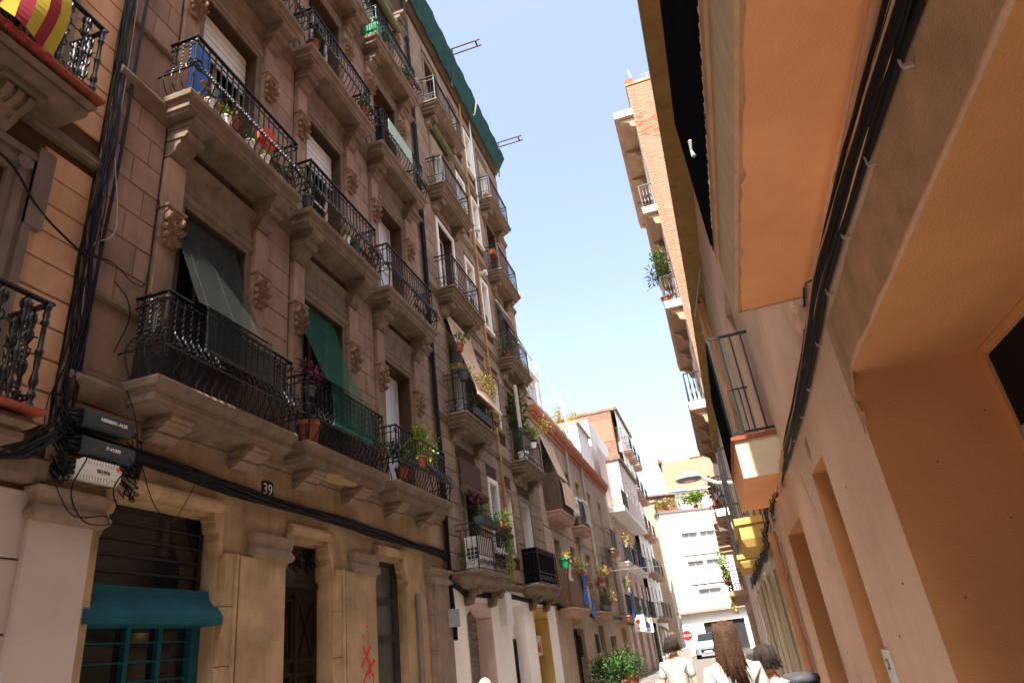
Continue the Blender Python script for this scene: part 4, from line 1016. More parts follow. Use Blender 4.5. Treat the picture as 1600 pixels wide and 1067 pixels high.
plant('dark blue pot at the near corner of the middle second floor balcony', (xb+.02, 7.12, z), 'pot_dark', .09, .2, 'leaf_dark', (.1, .1, .1), 40, .05, .03)
plant('small white pot halfway along the middle second floor balcony', (xb+.05, 8.2, z), 'pot_white', .06, .13, 'leaf_light', (.08, .1, .1), 50, .05, .025)
plant('blue glazed pot towards the far end of the middle second floor balcony', (xb+.05, 8.45, z), 'pot_dark', .08, .16, 'leaf_mid', (.08, .1, .08), 40, .05, .025)
b = MB(); b.lathe([(.02, 0), (.16, .0), (.16, .09), (.02, .09)], (xb-.04, 6.12, z+.5), 14, 'x'); tag(b.build('drum', 'cloth_red'), 'round red drum standing behind the big stone balcony railing', 'drum')
b = MB(); b.box(XW+.05, XW+.09, 4.95, 5.25, z+.05, z+1.3); b.box(XW+.09, XW+.1, 4.95, 5.25, z+.35, z+.5)
tag(b.build('folded_parasol', 'cloth_blue'), 'folded blue canvas leaning at the back of the big stone balcony', 'canvas')
b = MB(); b.bar((xb-.05, 4.85, z+.2), (xb-.05, 5.6, z+.45), .06, .02); b.bar((xb-.05, 4.9, z+.45), (xb-.05, 5.4, z+.2), .05, .02); tag(b.build('folding_chair', 'gas_pipe'), 'yellow folding chair slats behind the big stone balcony railing', 'chair')
z = FL[3]
b = MB(); b.box(XW+.05, XW+.40, 9.72, 9.98, z+.02, z+.55); b.box(XW+.03, XW+.42, 9.7, 10.0, z+.55, z+.58); tag(b.build('storage_box', 'pot_green'), 'green storage box at the end of the top stone balcony', 'box')
plant('terracotta potted shrub on the top stone balcony', (xb, 10.2, z), 'pot_terracotta', .1, .2, 'leaf_mid', (.15, .2, .2), 90, .07, .035)
plant('trailing green plant near the far end of the top stone balcony', (xb, 11.6, z+.3), 'pot_terracotta', .1, .18, 'leaf_mid', (.18, .3, .25), 130, .07, .035)
plant('red potted plant on the third floor stone balcony', (xb, 7.25, FL[2]), 'pot_terracotta', .11, .2, 'leaf_dark', (.12, .15, .12), 60, .06, .03)
plant('leafy plant at the corner of the third floor middle balcony', (xb, 9.05, FL[2]+.1), 'pot_terracotta', .1, .18, 'leaf_dark', (.14, .2, .3), 120, .07, .035)
# pipe house
xb = XW+.42
z = F2[0]
t = thing('air_conditioner', 'white air conditioner with a round fan standing on the first floor balcony', 'air conditioner', (XW+.2, 13.5, z))
def acunit(t, x0, x1, y0, y1, z0, z1, face='y'):
    b = MB(); b.box(x0, x1, y0, y1, z0, z1); b.build('housing', 'plastic_white', t)
    g = MB(); 
    if face == 'y':
        cx, cz, r = (x0+x1)/2, (z0+z1)/2, min(x1-x0, z1-z0)*.44
        g.lathe([(r, -.012), (r, -.002)], (cx, y0, cz), 18, 'y'); g.build('fan', 'metal_dark', t)
        g = MB()
        for k in range(8): zz = z0+.06+(z1-z0-.12)*k/7; g.bar((x0+.02, y0-.02, zz), (x1-.02, y0-.02, zz), .012)
        for k in range(4): xx = x0+.04+(x1-x0-.08)*k/3; g.bar((xx, y0-.02, z0+.03), (xx, y0-.02, z1-.03), .012)
    else:
        cy, cz, r = y0+(y1-y0)*.4, (z0+z1)/2, (z1-z0)*.42
        g.lathe([(r, .002), (r, .012)], (x1, cy, cz), 18, 'x'); g.build('fan', 'metal_dark', t); g = MB()
        for k in range(9): zz = z0+.05+(z1-z0-.1)*k/8; g.bar((x1+.02, y0+.03, zz), (x1+.02, y0+(y1-y0)*.8, zz), .012)
        for k in range(5): yy = y0+.05+(y1-y0)*.7*k/4; g.bar((x1+.02, yy, z0+.03), (x1+.02, yy, z1-.03), .012)
    g.build('grille', 'plastic_white', t)
acunit(t, XW+.08, XW+.40, 13.42, 14.2, z+.05, z+.72)
plant('long planter of dark leaves along the top of the first floor railing', (xb+.1, 13.75, z+.92), 'pot_dark', .09, .14, 'leaf_dark', (.2, .62, .2), 420, .06, .03, box=.6, lift=.05, clump=12)
plant('bright yellow green bushy plant on the first floor railing', (xb+.14, 14.62, z+.98), 'pot_terracotta', .09, .12, 'leaf_light', (.22, .38, .26), 520, .06, .02, box=.28, lift=.12)
plant('dark purple leaved plant standing above the planter', (xb-.1, 13.7, z+1.15), None, .08, .1, 'leaf_purple', (.1, .22, .26), 26, .14, .12)
plant('pale green vine hanging down the first floor railing', (xb+.10, 15.0, z+.2), None, .09, .1, 'leaf_light', (.12, .3, .55), 420, .06, .035, hang=.6, lift=.1, clump=10)
plant('large pale leaves climbing beside the hanging vine', (xb+.12, 14.9, z+.75), None, .06, .1, 'leaf_mid', (.1, .2, .35), 60, .11, .08, hang=.3, lift=.1)
b = MB(); b.ext([(XW, z+1.05), (XW+.30, z+1.28), (XW+.32, z+1.25), (XW+.06, z+1.0)], 15.75, 16.3); b.bar((XW+.3, 16.28, z+1.27), (XW+.02, 16.28, z+.55), .03); tag(b.build('window_flap', 'metal_dark'), 'small dark flap propped open under a first floor window', 'flap')
z = F2[1]
plant('wide mass of yellow green leaves spilling over the second floor railing', (xb+.08, 14.5, z+.6), 'pot_terracotta', .1, .2, 'leaf_yellow', (.25, .75, .35), 620, .09, .035, box=.5, clump=14, lift=.18)
plant('dark stems and leaves filling the second floor railing', (xb-.02, 14.3, z+.1), 'pot_dark', .12, .2, 'leaf_dark', (.2, .85, .38), 420, .09, .03, box=.6, clump=12)
plant('blue pot with a flat spreading plant hung at the railing end', (xb+.05, 13.2, z+.75), 'pot_dark', .13, .26, 'leaf_yellow', (.24, .26, .09), 170, .07, .03)
plant('red pot hooked high at the near end of the second floor balcony', (xb+.05, 13.15, z+1.45), 'pot_terracotta', .10, .18, 'leaf_dark', (.14, .16, .2), 90, .07, .03)
plant('little yellow potted plant on the gas pipe side of the railing', (xb+.08, 15.35, z+.25), 'pot_terracotta', .07, .12, 'leaf_yellow', (.14, .16, .2), 120, .06, .03)
plant('tall rubber plant with big dark leaves on the far second floor balcony', (XW+.3, 18.35, z+.05), 'pot_white', .16, .3, 'leaf_mid', (.28, .4, .85), 120, .26, .12, lift=1.2, clump=10, stem=True)
plant('feathery bush standing out above the far second floor balcony', (xb+.2, 19.85, z+1.2), None, .1, .1, 'leaf_yellow', (.34, .5, .36), 520, .06, .022, clump=9)
plant('bright green hanging fern on the far second floor railing', (xb+.1, 18.85, z+.55), 'pot_white', .1, .15, 'leaf_light', (.22, .36, .34), 420, .09, .025, hang=.3)
plant('white flowering plant on the far second floor railing', (xb+.05, 19.25, z+.75), 'pot_dark', .1, .15, 'leaf_mid', (.2, .4, .22), 160, .06, .03, flower='flower_pink')
z = F2[2]
plant('leafy plant in a red tub on the third floor balcony near the roof gap', (XW+.25, 18.2, z), 'pot_terracotta', .17, .3, 'leaf_mid', (.3, .35, .25), 150, .12, .05)
for zz, y, lab in ((F2[3], 18.3, 'red flower box on the fourth floor far balcony'), (F2[3]+.55, 18.0, 'terracotta flower box hung on the fourth floor railing'), (F2[4], 18.1, 'small red pots on the top floor far balcony')):
    plant(lab, (XW+.3, y, zz), 'pot_terracotta', .09, .15, 'leaf_dark', (.12, .3, .1), 60, .05, .025, box=.3)
t = thing('drain_pipe', 'pair of grey pipes standing beside the rubber plant', 'pipe', (XW+.3, 18, z)); b = MB(); b.tube([(XW+.40, 18.0, F2[1]+.9), (XW+.40, 18.0, F2[1]+2.3)], .05, 8); b.tube([(XW+.40, 18.12, F2[1]+.3), (XW+.40, 18.12, F2[1]+2.3)], .035, 8); b.build('pipe', 'pipe_grey', t)
def cap_pipe(y, zz, lab):
    b = MB(); b.tube([(XW-.1, y, zz), (XW+.22, y, zz)], .06, 10); b.lathe([(.09, 0), (.09, .07)], (XW+.2, y, zz), 12, 'x'); tag(b.build('flue', 'plastic_white'), lab, 'flue')
cap_pipe(15.7, F2[1]+1.35, 'white flue with a round cap beside the beige awning'); cap_pipe(16.75, F2[3]+.9, 'white flue sticking out under the fourth floor windows'); cap_pipe(16.9, F2[2]+2.5, 'small white flue next to the gas pipe on the third floor')
# green pot with yellow flowers on the dark screened balcony
plant('green bucket of yellow flowers hooked on the dark screened balcony', (XW+.62, 20.3, F2[0]+.55), 'pot_green', .17, .28, 'leaf_yellow', (.2, .4, .16), 150, .08, .03)
b = MB(); b.box(XW+.02, XW+.40, 17.9, 17.91, F2[0]+.06, F2[0]+.93); b.box(XW+.40, XW+.41, 17.9, 19.9, F2[0]+.06, F2[0]+.93)
tag(b.build('privacy_screen', 'mat_black'), 'dark cloth screen lining the far first floor railing', 'screen')

# ================================================================ LEFT 3: low tan house with red cornice
L3 = thing('tan_house', 'low tan house with a red dentilled cornice', 'house', (XW, 21, 0))
def simple_slab(parent, y0, y1, z, d, m, th=.22, x=None, name='balcony'):
    x = XW if x is None else x
    s = MB(); s.slab([(.04, z), (.04, z-.05), (.0, z-.06), (-.03, z-th*.7), (-.12, z-th)], y0, y1, d, 1)
    for i in range(len(s.v)): s.v[i] = (s.v[i][0]+x, s.v[i][1], s.v[i][2])
    return s.build(name, m, parent)
def simple_rail(bl, y0, y1, z, d, h=.95, sp=.11, x=None, m='iron_black', parts=True):
    x = XW if x is None else x; xr = x+d-.04
    r = MB(); r.bar((xr, y0, z+h), (xr, y1, z+h), .03, .015); r.bar((x, y0, z+h), (xr, y0, z+h), .03, .015); r.bar((x, y1, z+h), (xr, y1, z+h), .03, .015)
    r.bar((xr, y0, z+.08), (xr, y1, z+.08), .018); r.bar((x, y0, z+.08), (xr, y0, z+.08), .018); r.bar((x, y1, z+.08), (xr, y1, z+.08), .018)
    n = int((y1-y0)/sp)
    for k in range(n+1): r.tube([(xr, y0+(y1-y0)*k/n, z), (xr, y0+(y1-y0)*k/n, z+h)], .009, 4)
    for k in range(1, 4): r.tube([(x+(xr-x)*k/4, y0, z), (x+(xr-x)*k/4, y0, z+h)], .009, 4); r.tube([(x+(xr-x)*k/4, y1, z), (x+(xr-x)*k/4, y1, z+h)], .009, 4)
    r.build('railing', m, bl)
def left3():
    y0, y1 = 20.905, 35.8
    hw = .5
    up = [(22.5, 'd'), (24.4, 'w'), (26.0, 'd'), (28.0, 'w'), (30.4, 'w'), (33.1, 'd')]
    holes = [(c-.45, c+.45, 5.75 if k == 'd' else 6.2, 7.9) for c, k in up]
    holes += [(c-.45, c+.45, 2.78, 4.95) for c in (22.5, 24.9, 27.8, 31.5, 34.2)]
    holes += [(23.0, 24.7, 0, 2.2), (27.6, 28.6, 0, 2.3), (30.0, 31.6, .2, 1.9), (33.4, 34.6, 0, 2.2)]
    b = MB(); facade(b, XW, y0, y1, 0, 9.0, holes, .3); b.build('wall', 'tan_wall', L3)
    MB().box(-13, XW-.32, y0, y1-.003, 0, 9.4).build('house_body', 'tan_wall', L3)
    for a, c, d, e in holes: window(L3, XW-.28, a, c, d, e, 'wood_brown' if e > 2.5 else 'wood_dark', 'glass_dark', 2 if c-a > .8 else 1, (.4,))
    c = MB(); c.ext([(XW-.02, 8.72), (XW+.04, 8.72), (XW+.07, 8.8), (XW+.07, 8.86), (XW-.02, 8.86)], y0, y1); c.ext([(XW-.02, 9.02), (XW+.20, 9.02), (XW+.26, 9.10), (XW+.28, 9.2), (XW-.02, 9.22)], y0, y1); co = c.build('cornice', 'cornice_red', L3)
    d = MB(); n = 78
    for k in range(n): yy = y0+(y1-y0)*(k+.25)/n; d.box(XW, XW+.16, yy, yy+.1, 8.87, 9.015)
    d.build('dentil', 'cornice_red', co, kind='stuff')
    MB().box(XW-.35, XW+.02, y0, 30.5, 9.22, 9.75).build('parapet', 'tan_wall', L3)
    MB().box(XW-.35, XW+.03, 30.5, y1, 9.22, 9.55).build('parapet', 'pink_wall', L3)
    for zz in (6.55, 5.2): 
        s = MB(); s.box(XW-.01, XW+.012, y0, y1, zz, zz+.03); s.build('score_line', 'stone_slab', L3)
    # balconies
    def bal(ya, yb, z, d, m='terracotta_slab'):
        bl = simple_slab(L3, ya, yb, z, d, m, .28); simple_rail(bl, ya, yb, z, d); return bl
    bal(21.5, 23.7, 5.72, .48); bal(25.3, 26.9, 5.72, .45); bal(32.4, 34.0, 5.6, .42)
    bal(21.2, 23.8, 2.74, .5); bal(26.6, 29.0, 2.74, .45); bal(30.9, 32.3, 4.6, .3); bal(33.4, 35.4, 2.7, .45)
    # carved panel over the door
    s = MB(); s.box(XW, XW+.05, 23.1, 24.6, 2.24, 2.3)
    for k in range(5): s.tube(spiral((XW+.02, 23.3+.28*k, 2.45), .12, .03, 1.3, 'y', 10), .025, 4)
    s.build('carved_panel', 'tan_wall', L3)
left3()
for y, z1, lab in ((26.15, 8.9, 'grey drainpipe on the tan house, nearer one'), (29.2, 8.85, 'grey drainpipe on the tan house, farther one')):
    b = MB(); b.tube([(XW+.08, y, z1), (XW+.08, y, 2.9)], .06, 8)
    for zz in (8.4, 6.8, 5, 3.4): b.lathe([(.075, 0), (.075, .08)], (XW+.08, y, zz), 8)
    tag(b.build('drainpipe', 'pipe_grey'), lab, 'drainpipe')
# enclosed balcony screen and its white awning
t = thing('reed_screen', 'brown reed screen enclosing the upper balcony of the tan house', 'screen', (XW+.45, 22.5, 5.72)); s = MB()
for k in range(40): s.box(XW+.47, XW+.485, 21.5+2.2*k/40, 21.5+2.2*(k+.8)/40, 5.74, 6.95)
for k in range(9): s.box(XW+.02+.05*k, XW+.062+.05*k, 21.47, 21.485, 5.74, 6.95)
s.build('reed', 'blind_brown', t, kind='stuff')
cloth_awning('pale cloth awning hanging over the reed screened balcony', [(XW+.05, 8.4), (XW+.2, 7.8), (XW+.45, 7.0), (XW+.56, 6.6), (XW+.6, 5.95)], 22.0, 23.9, 'canvas_beige')
t = thing('air_conditioner', 'white air conditioner on the small upper balcony of the tan house', 'air conditioner', (XW+.2, 25.4, 5.75)); acunit(t, XW+.05, XW+.38, 25.4, 26.2, 6.1, 6.8)
cloth_awning('white cloth hung along the small upper balcony of the tan house', [(XW+.46, 6.75), (XW+.5, 6.4), (XW+.5, 5.9)], 25.9, 26.9, 'cloth_white', 'hung_cloth')
t = thing('reed_screen', 'grey slatted screen enclosing the first floor balcony with flowers', 'screen', (XW+.45, 22.5, 2.74)); s = MB()
for k in range(46): s.box(XW+.47, XW+.48, 21.2+2.6*k/46, 21.2+2.6*(k+.7)/46, 2.78, 3.85)
for k in range(9): s.box(XW+.02+.05*k, XW+.055+.05*k, 21.17, 21.18, 2.78, 3.85)
s.build('reed', 'wood_brown', t, kind='stuff')
for y, lf, fw, lab in ((22.7, 'leaf_yellow', 'flower_pink', 'pink and yellow flowers on the slatted first floor balcony'), (23.3, 'leaf_light', None, 'bright green leaves on the slatted first floor balcony'),):
    plant(lab, (XW+.52, y, 3.8), 'pot_terracotta', .09, .15, lf, (.2, .34, .25), 190, .09, .045, flower=fw)
plant('red vine hanging at the end of the slatted balcony', (XW+.5, 24.0, 3.2), None, .1, .1, 'flower_red', (.15, .3, .6), 220, .08, .04, hang=.5)
plant('yellow flowering bush on the second first floor balcony', (XW+.5, 27.3, 3.75), 'pot_terracotta', .1, .15, 'leaf_yellow', (.26, .5, .32), 260, .1, .04)
plant('red flowering bush beside the yellow one', (XW+.45, 26.75, 3.5), 'pot_terracotta', .1, .15, 'flower_red', (.22, .4, .3), 180, .09, .04)
plant('low yellow plant trailing at the far end of the second balcony', (XW+.5, 28.5, 3.0), 'pot_terracotta', .1, .15, 'leaf_yellow', (.24, .45, .32), 240, .09, .04)
plant('long green planter at the foot of the second balcony railing', (XW+.4, 27.5, 2.8), 'pot_dark', .1, .14, 'leaf_dark', (.2, .8, .25), 260, .08, .03, box=.7)
plant('white and yellow potted plants on the third balcony', (XW+.5, 34.4, 3.75), 'pot_white', .1, .15, 'leaf_light', (.3, .6, .34), 200, .1, .045, flower='flower_pink')
def cloth(label, y0, y1, z0, z1, m, x=XW+.52):
    b = MB(); N = 6
    for i in range(N+1):
        for k in range(5): b.v.append((x+.03*math.sin(k*2+i), y0+(y1-y0)*k/4, z1-(z1-z0)*i/N))
    for i in range(N):
        for k in range(4): a = i*5+k; b.face([a, a+1, a+6, a+5])
    return tag(b.build('laundry', m), label, 'laundry')
cloth('long blue cloth hanging from the slatted balcony', 23.1, 23.75, 2.85, 3.8, 'cloth_blue'); cloth('small blue cloth hanging below the planters', 24.2, 24.7, 2.5, 3.0, 'cloth_blue'); cloth('blue towel hanging from the third balcony', 34.5, 35.3, 2.6, 3.7, 'cloth_blue'); cloth('white sheet over the red box on the screened balcony', 21.3, 21.7, 3.5, 4.0, 'cloth_white', XW+.5)
# green bushes in tubs before the tan house
for i, (y, r, lab) in enumerate(((23.6, .62, 'dense dark green bush in a tub, nearest the tan house door'), (26.2, .60, 'low green bush with pale leaf tips between the two taller ones'), (28.6, .75, 'tall round green bush with a red tub at the far side'))):
    plant(lab, (XW+.75, y, 0), 'pot_terracotta', .34, .45, 'leaf_mid' if i == 1 else 'leaf_dark', (r*.8, r*1.25, r*.95), 1500, .10, .055, name='bush', lift=r*.55, clump=26)

# ================================================================ LEFT 4: white house with the overhanging gallery
L4 = thing('white_house', 'white house with an overhanging gallery beyond the tan one', 'house', (XW, 36, 0))
def left4():
    y0, y1 = 35.81, 46.5
    holes = []
    for c in (37.2, 39.8, 42.2, 44.8):
        holes += [(c-.45, c+.45, 2.75, 4.7), (c-.45, c+.45, 5.4, 7.2)]
    holes += [(36.8, 37.9, 0, 2.0), (39.2, 40.6, 0, 2.1), (42.4, 43.8, 0, 2.1), (45, 46, 0, 2.1)]
    b = MB(); facade(b, XW, y0, y1, 0, 11.6, holes, .3); b.build('wall', 'pink_wall', L4)
    MB().box(-13, XW-.32, y0, y1-.003, 0, 11.6).build('house_body', 'white_wall', L4)
    for a, c, d, e in holes: window(L4, XW-.28, a, c, d, e, 'wood_brown', 'glass_dark', 2 if c-a > .8 else 1, (.5,))
    g = MB(); g.box(XW, XW+.7, 38.6, y1, 8.1, 11.2); ga = g.build('gallery', 'pink_wall', L4)
    MB().box(XW-.1, XW+.85, 38.5, y1, 11.2, 11.45).build('gallery_roof', 'stone_slab', ga)
    MB().box(XW, XW+.85, 36.2, y1, 7.88, 8.095).build('gallery_floor', 'white_wall', ga)
    for yy, zz in ((40, 9.2), (41.6, 9.2), (43.2, 9.2), (44.8, 9.2)):
        w_ = window(ga, XW+.702, yy-.3, yy+.3, zz, zz+1.0, 'frame_white', 'glass_dark', 1, ())
    bl = MB().box(XW, XW+.84, 36.21, 38.55, 8.1, 8.14).build('terrace_floor', 'white_wall', ga); simple_rail(bl, 36.25, 38.5, 8.14, .85)
    for (ya, yb, z) in ((36.5, 38.0, 2.7), (39.1, 40.6, 2.7), (41.6, 43.0, 2.7), (39.1, 40.5, 5.35), (41.5, 43.0, 5.35), (36.5, 37.8, 5.35), (44.2, 45.6, 5.35), (44.2, 45.6, 2.7)):
        b_ = simple_slab(L4, ya, yb, z, .5, 'white_wall', .25); simple_rail(b_, ya, yb, z, .5)
    MB().box(-10, -5.3, 36.2, 43, 11.6, 13.2).build('roof_room', 'white_wall', L4)
    s = MB(); s.ext([(37.4, 1.9)]+[(37.4+.65*math.cos(math.pi*k/8), 2.0+.5*math.sin(math.pi*k/8)) for k in range(9)], XW, XW+.06, 'x'); s.build('arch_head', 'panel_beige', L4)
left4()
for y, z, m, lab in ((39.4, 5.5, 'cloth_blue', 'pale blue shirts on the upper balcony of the white house'), (41.8, 5.5, 'cloth_blue', 'dark blue sheet on the next upper balcony of the white house'), (39.9, 5.4, 'cloth_red', 'small red garment among the laundry of the white house')):
    cloth(lab, y, y+.5, z, z+.75, m, XW+.53)
for y, lab in ((39.3, 'white air conditioner on the first floor of the white house, nearer one'), (41.8, 'white air conditioner on the first floor of the white house, farther one')):
    t = thing('air_conditioner', lab, 'air conditioner', (XW+.2, y, 2.75)); acunit(t, XW+.06, XW+.42, y, y+.85, 2.8, 3.55)
plant('hanging plants between the laundry balconies', (XW+.5, 42.6, 6.2), 'pot_terracotta', .12, .2, 'leaf_mid', (.3, .6, .5), 200, .12, .06)
plant('yellow flowers and white box on the near upper balcony of the white house', (XW+.5, 36.8, 6.1), 'pot_white', .12, .2, 'leaf_yellow', (.25, .5, .35), 200, .1, .05)
# hanging shop signs
def hsign(label, y, z, kind):
    t = thing('hanging_sign', label, 'sign', (XW, y, z)); x = XW+.25
    MB().box(x, x+.55, y-.04, y+.04, z, z+.75).build('sign_panel', 'white_wall', t)
    MB().bar((XW, y, z+.65), (x+.05, y, z+.65), .04).build('bracket_arm', 'metal_dark', t)
    if kind == 'dot':
        b = MB().lathe([(.11, -.005), (.11, 0)], (x+.22, y-.041, z+.47), 14, 'y'); b.build('red_dot', 'sign_red', t)
        b = MB().tube([(x+.3, y-.045, z+.58), (x+.4, y-.045, z+.6), (x+.42, y-.045, z+.5)], .018, 4); b.box(x+.15, x+.28, y-.044, y-.04, z+.14, z+.17); b.build('black_mark', 'ink_black', t)
    else:
        b = MB(); b.ext([(x+.12, z+.40), (x+.43, z+.40), (x+.275, z+.58)], y-.046, y-.04); b.box(x+.16, x+.39, y-.046, y-.041, z+.26, z+.385); b.box(x+.14, x+.41, y-.046, y-.041, z+.12, z+.15); b.build('blue_house_mark', 'sign_blue', t)
hsign('white hanging sign with a red dot', 36.2, 1.98, 'dot'); hsign('white hanging sign with a blue house mark', 39.5, 1.9, 'house')

# ================================================================ LEFT 5, 6: tall brick block, last house before the crossing
L5 = thing('brick_block', 'tall brick block with a red painted band above the white house', 'apartment block', (XW, 47, 0))
def left5():
    y0, y1, x = 46.51, 55.0, -4.75
    holes = [(c-.4, c+.4, z, z+1.9) for c in (48.2, 50.6, 53.2) for z in (2.8, 5.6, 8.4, 11.2, 14)]+[(47.4, 48.8, 0, 2.2), (50, 51.4, 0, 2.2), (52.6, 54, 0, 2.2)]
    b = MB(); facade(b, x, y0, y1, 0, 16.8, holes, .3); b.build('wall', 'white_wall', L5)
    MB().box(-14, x-.32, y0, y1-.003, 0, 16.8).build('house_body', 'brick_wall_far', L5)
    for a, c, d, e in holes: window(L5, x-.28, a, c, d, e, 'wood_brown', 'glass_dark', 1, (.5,))
    for z in (2.75, 5.55, 8.35, 11.15, 13.95):
        for c in (48.2, 50.6, 53.2):
            b_ = simple_slab(L5, c-.8, c+.8, z, .55, 'terracotta_slab', .25, x); simple_rail(b_, c-.8, c+.8, z, .55, x=x)
    MB().box(-13.9, x-.4, y0-.012, y0-.0, 14.6, 16.2).build('painted_band', 'paint_salmon', L5)
    MB().box(-14, x+.15, y0-.05, y1, 16.8, 17.0).build('roof_edge', 'stone_slab', L5)
left5()
# roof-top things above the tan and white houses
t = thing('roof_hut', 'white plastered roof hut behind the tan house parapet', 'hut', (-7, 23.4, 9.3)); MB().box(-9.5, -5.75, 23.2, 26, 9.3, 12.0).build('wall', 'white_wall', t); MB().box(-9.6, -5.6, 23.1, 26.1, 12.0, 12.12).build('roof', 'white_wall', t); window(t, -5.742, 23.9, 25.3, 10.4, 11.5, 'frame_white', 'glass_pale', 2, ())
t = thing('roof_hut', 'white roof wall with a lilac side beside the metal pergola', 'hut', (-7, 26.5, 9.3)); MB().box(-9, -5.6, 26.6, 32.2, 9.3, 10.9).build('wall', 'white_wall', t)
t = thing('roof_hut', 'large sunlit white roof room at the near end of the white house', 'hut', (-7, 33, 9.3)); MB().box(-11, -5.35, 32.5, 35.7, 9.4, 11.9).build('wall', 'white_wall', t); MB().box(-11.1, -5.25, 32.4, 35.8, 11.9, 12.05).build('roof', 'terracotta_slab', t)
t = thing('pergola_frame', 'thin white metal pergola frame on the tan house roof', 'pergola', (-6.5, 24, 9.4)); b = MB()
for y in (25.5, 30.5):
    for x in (-7.6, -5.5): b.bar((x, y, 9.3), (x, y, 12.6), .07)
    b.bar((-7.6, y, 12.6), (-5.5, y, 12.6), .07)
for x in (-7.6, -5.5): b.bar((x, 25.5, 12.62), (x, 30.5, 12.62), .05)
b.build('frame', 'frame_white', t)
t = thing('roof_antenna', 'spindly antenna on the tan house roof', 'antenna', (-5.9, 31.6, 9.4)); b = MB(); b.bar((-5.8, 31.6, 9.3), (-5.8, 31.6, 11.6), .03); b.bar((-6.1, 31.6, 11.5), (-5.5, 31.6, 11.5), .02); b.build('mast', 'metal_dark', t)
for (x, y, z, lab) in ((-6.2, 33.0, 12.05, 'pale bush on the roof, nearer one'), (-5.9, 34.8, 12.05, 'yellowish bush on the roof, farther one'), (-5.6, 29.6, 9.6, 'scraggly plants on the tan house roof edge')):
    plant(lab, (x, y, z), 'pot_terracotta', .2, .3, 'leaf_yellow', (.5, .6, .6), 260, .14, .06, stem=True)

# ================================================================ END OF THE STREET: white building facing us
EB = thing('end_building', 'sunlit white building closing the end of the street', 'building', (-3.9, 59.0, 0))
def endb():
    T = Matrix.Translation((-4.0, 59.0, 0)) @ Matrix.Rotation(rad(22), 4, 'Z')     # local u along facade, v depth
    def place(b):
        for i in range(len(b.v)): b.v[i] = tuple(T @ Vector(b.v[i]))
        return b
    W = 9.0; H = 11.0
    hol = []
    for z0, z1, us in ((7.75, 9.25, ((1.55, 2.95), (3.15, 4.5))), (5.45, 6.95, ((1.55, 2.95), (3.15, 4.5))), (3.55, 4.75, ((1.95, 3.9),))):
        for a, c in us: hol.append((a, c, z0, z1))
    gar = (1.75, 5.2, .0, 2.25)
    b = MB(); facade(b, 0, 0, W, 0, H, hol+[gar], .25, -1)
    b.v = [(y, x, z) for x, y, z in b.v]; place(b).build('wall', 'white_wall', EB)
    place(MB().box(.01, W, .27, 8, 0, H)).build('building_body', 'white_wall', EB)
    for a, c, d, e in hol:
        s = MB(); s.box(a, c, .2, .24, d, d+.05); s.box(a, c, .2, .24, e-.05, e); s.box(a, a+.05, .2, .24, d, e); s.box(c-.05, c, .2, .24, d, e); s.box((a+c)/2-.03, (a+c)/2+.03, .19, .24, d, e)
        w_ = place(s).build('window', 'frame_white', EB)
        for p, q in ((a, (a+c)/2), ((a+c)/2, c)): place(MB().box(p+.03, q-.03, .215, .225, d+(e-d)*.45, e-.03)).build('pane', 'glass_pale', w_); place(MB().box(p+.03, q-.03, .205, .225, d+.05, d+(e-d)*.45)).build('shutter', 'white_wall', w_)
        place(MB().box(a-.2, c+.2, -.06, .0, d-.35, d-.30)).build('ledge', 'stone_slab', EB)
    s = MB()
    for k in range(4): s.box(1.7+.75*k, 2.0+.75*k, -.03, .0, 5.05, 5.13)
    place(s).build('vent_slot', 'metal_dark', EB)
    place(MB().box(-.2, W, -.45, .0, 3.02, 3.22)).build('canopy', 'terracotta_slab', EB)
    place(MB().box(1.75, 5.2, .2, .26, 0, 2.25)).build('garage_opening', 'metal_dark', EB)
    place(MB().box(-.1, W+.1, -.1, 8, H, H+.18)).build('roof_edge', 'stone_grey', EB)
    place(MB().box(2.3, 6.5, 2.5, 7, H+.18, H+2.2)).build('attic', 'white_wall', EB); place(MB().box(2.1, 6.7, 2.1, 7.2, H+2.2, H+2.4)).build('attic_roof', 'frame_white', EB)
    place(MB().box(-.2, 2.28, 1.6, 7, H+.18, H+1.8)).build('attic', 'brick_wall_far', EB)
    place(MB().box(-.3, 2.4, 1.4, 7.2, H+1.8, H+1.95)).build('attic_roof', 'stone_grey', EB); place(MB().box(.5, 1.5, 1.585, 1.6, H+1.0, H+1.6)).build('attic_window', 'glass_grey', EB)
    for k, (u, v, lf, n, L, lab) in enumerate(((.9, .4, 'leaf_yellow', 500, .22, 'flowering plants along the roof terrace of the white end building'), (3.6, .6, 'leaf_light', 900, .26, 'bright green round bush on the roof terrace of the white end building'), (2.5, 1.8, 'leaf_light', 120, .2, 'small tree on the roof terrace behind the green bush'))):
        p = T @ Vector((u, v, H+.2)); plant(lab, (p.x, p.y, p.z), 'pot_terracotta', .25, .3, lf, ((.9, .5, .5), (1.3, .6, .7), (.3, .3, .6))[k], n, L, L*.5, clump=14)
    return T
TE = endb()
t = thing('brick_house', 'brick house with a slanted roof above the white end building', 'house', (-1, 72, 0)); MB().box(-3.6, 4, 72, 82, 0, 18.2).build('wall', 'brick_pale', t); MB().ext([(-.6, 18.2), (4.2, 18.2), (4.2, 20.4)], 71.9, 82, 'y').build('roof', 'terracotta_slab', t); MB().box(-3.9, -3.5, 71.8, 80, 18.2, 18.6).build('chimney', 'brick_wall_far', t)
t = thing('white_house', 'white house with a tall chimney right of the slanted roof', 'house', (3, 68, 0)); MB().box(1.5, 9, 68, 80, 0, 17.5).build('wall', 'white_wall', t); MB().box(2.0, 2.6, 68.2, 69, 17.5, 21).build('chimney', 'white_wall', t)
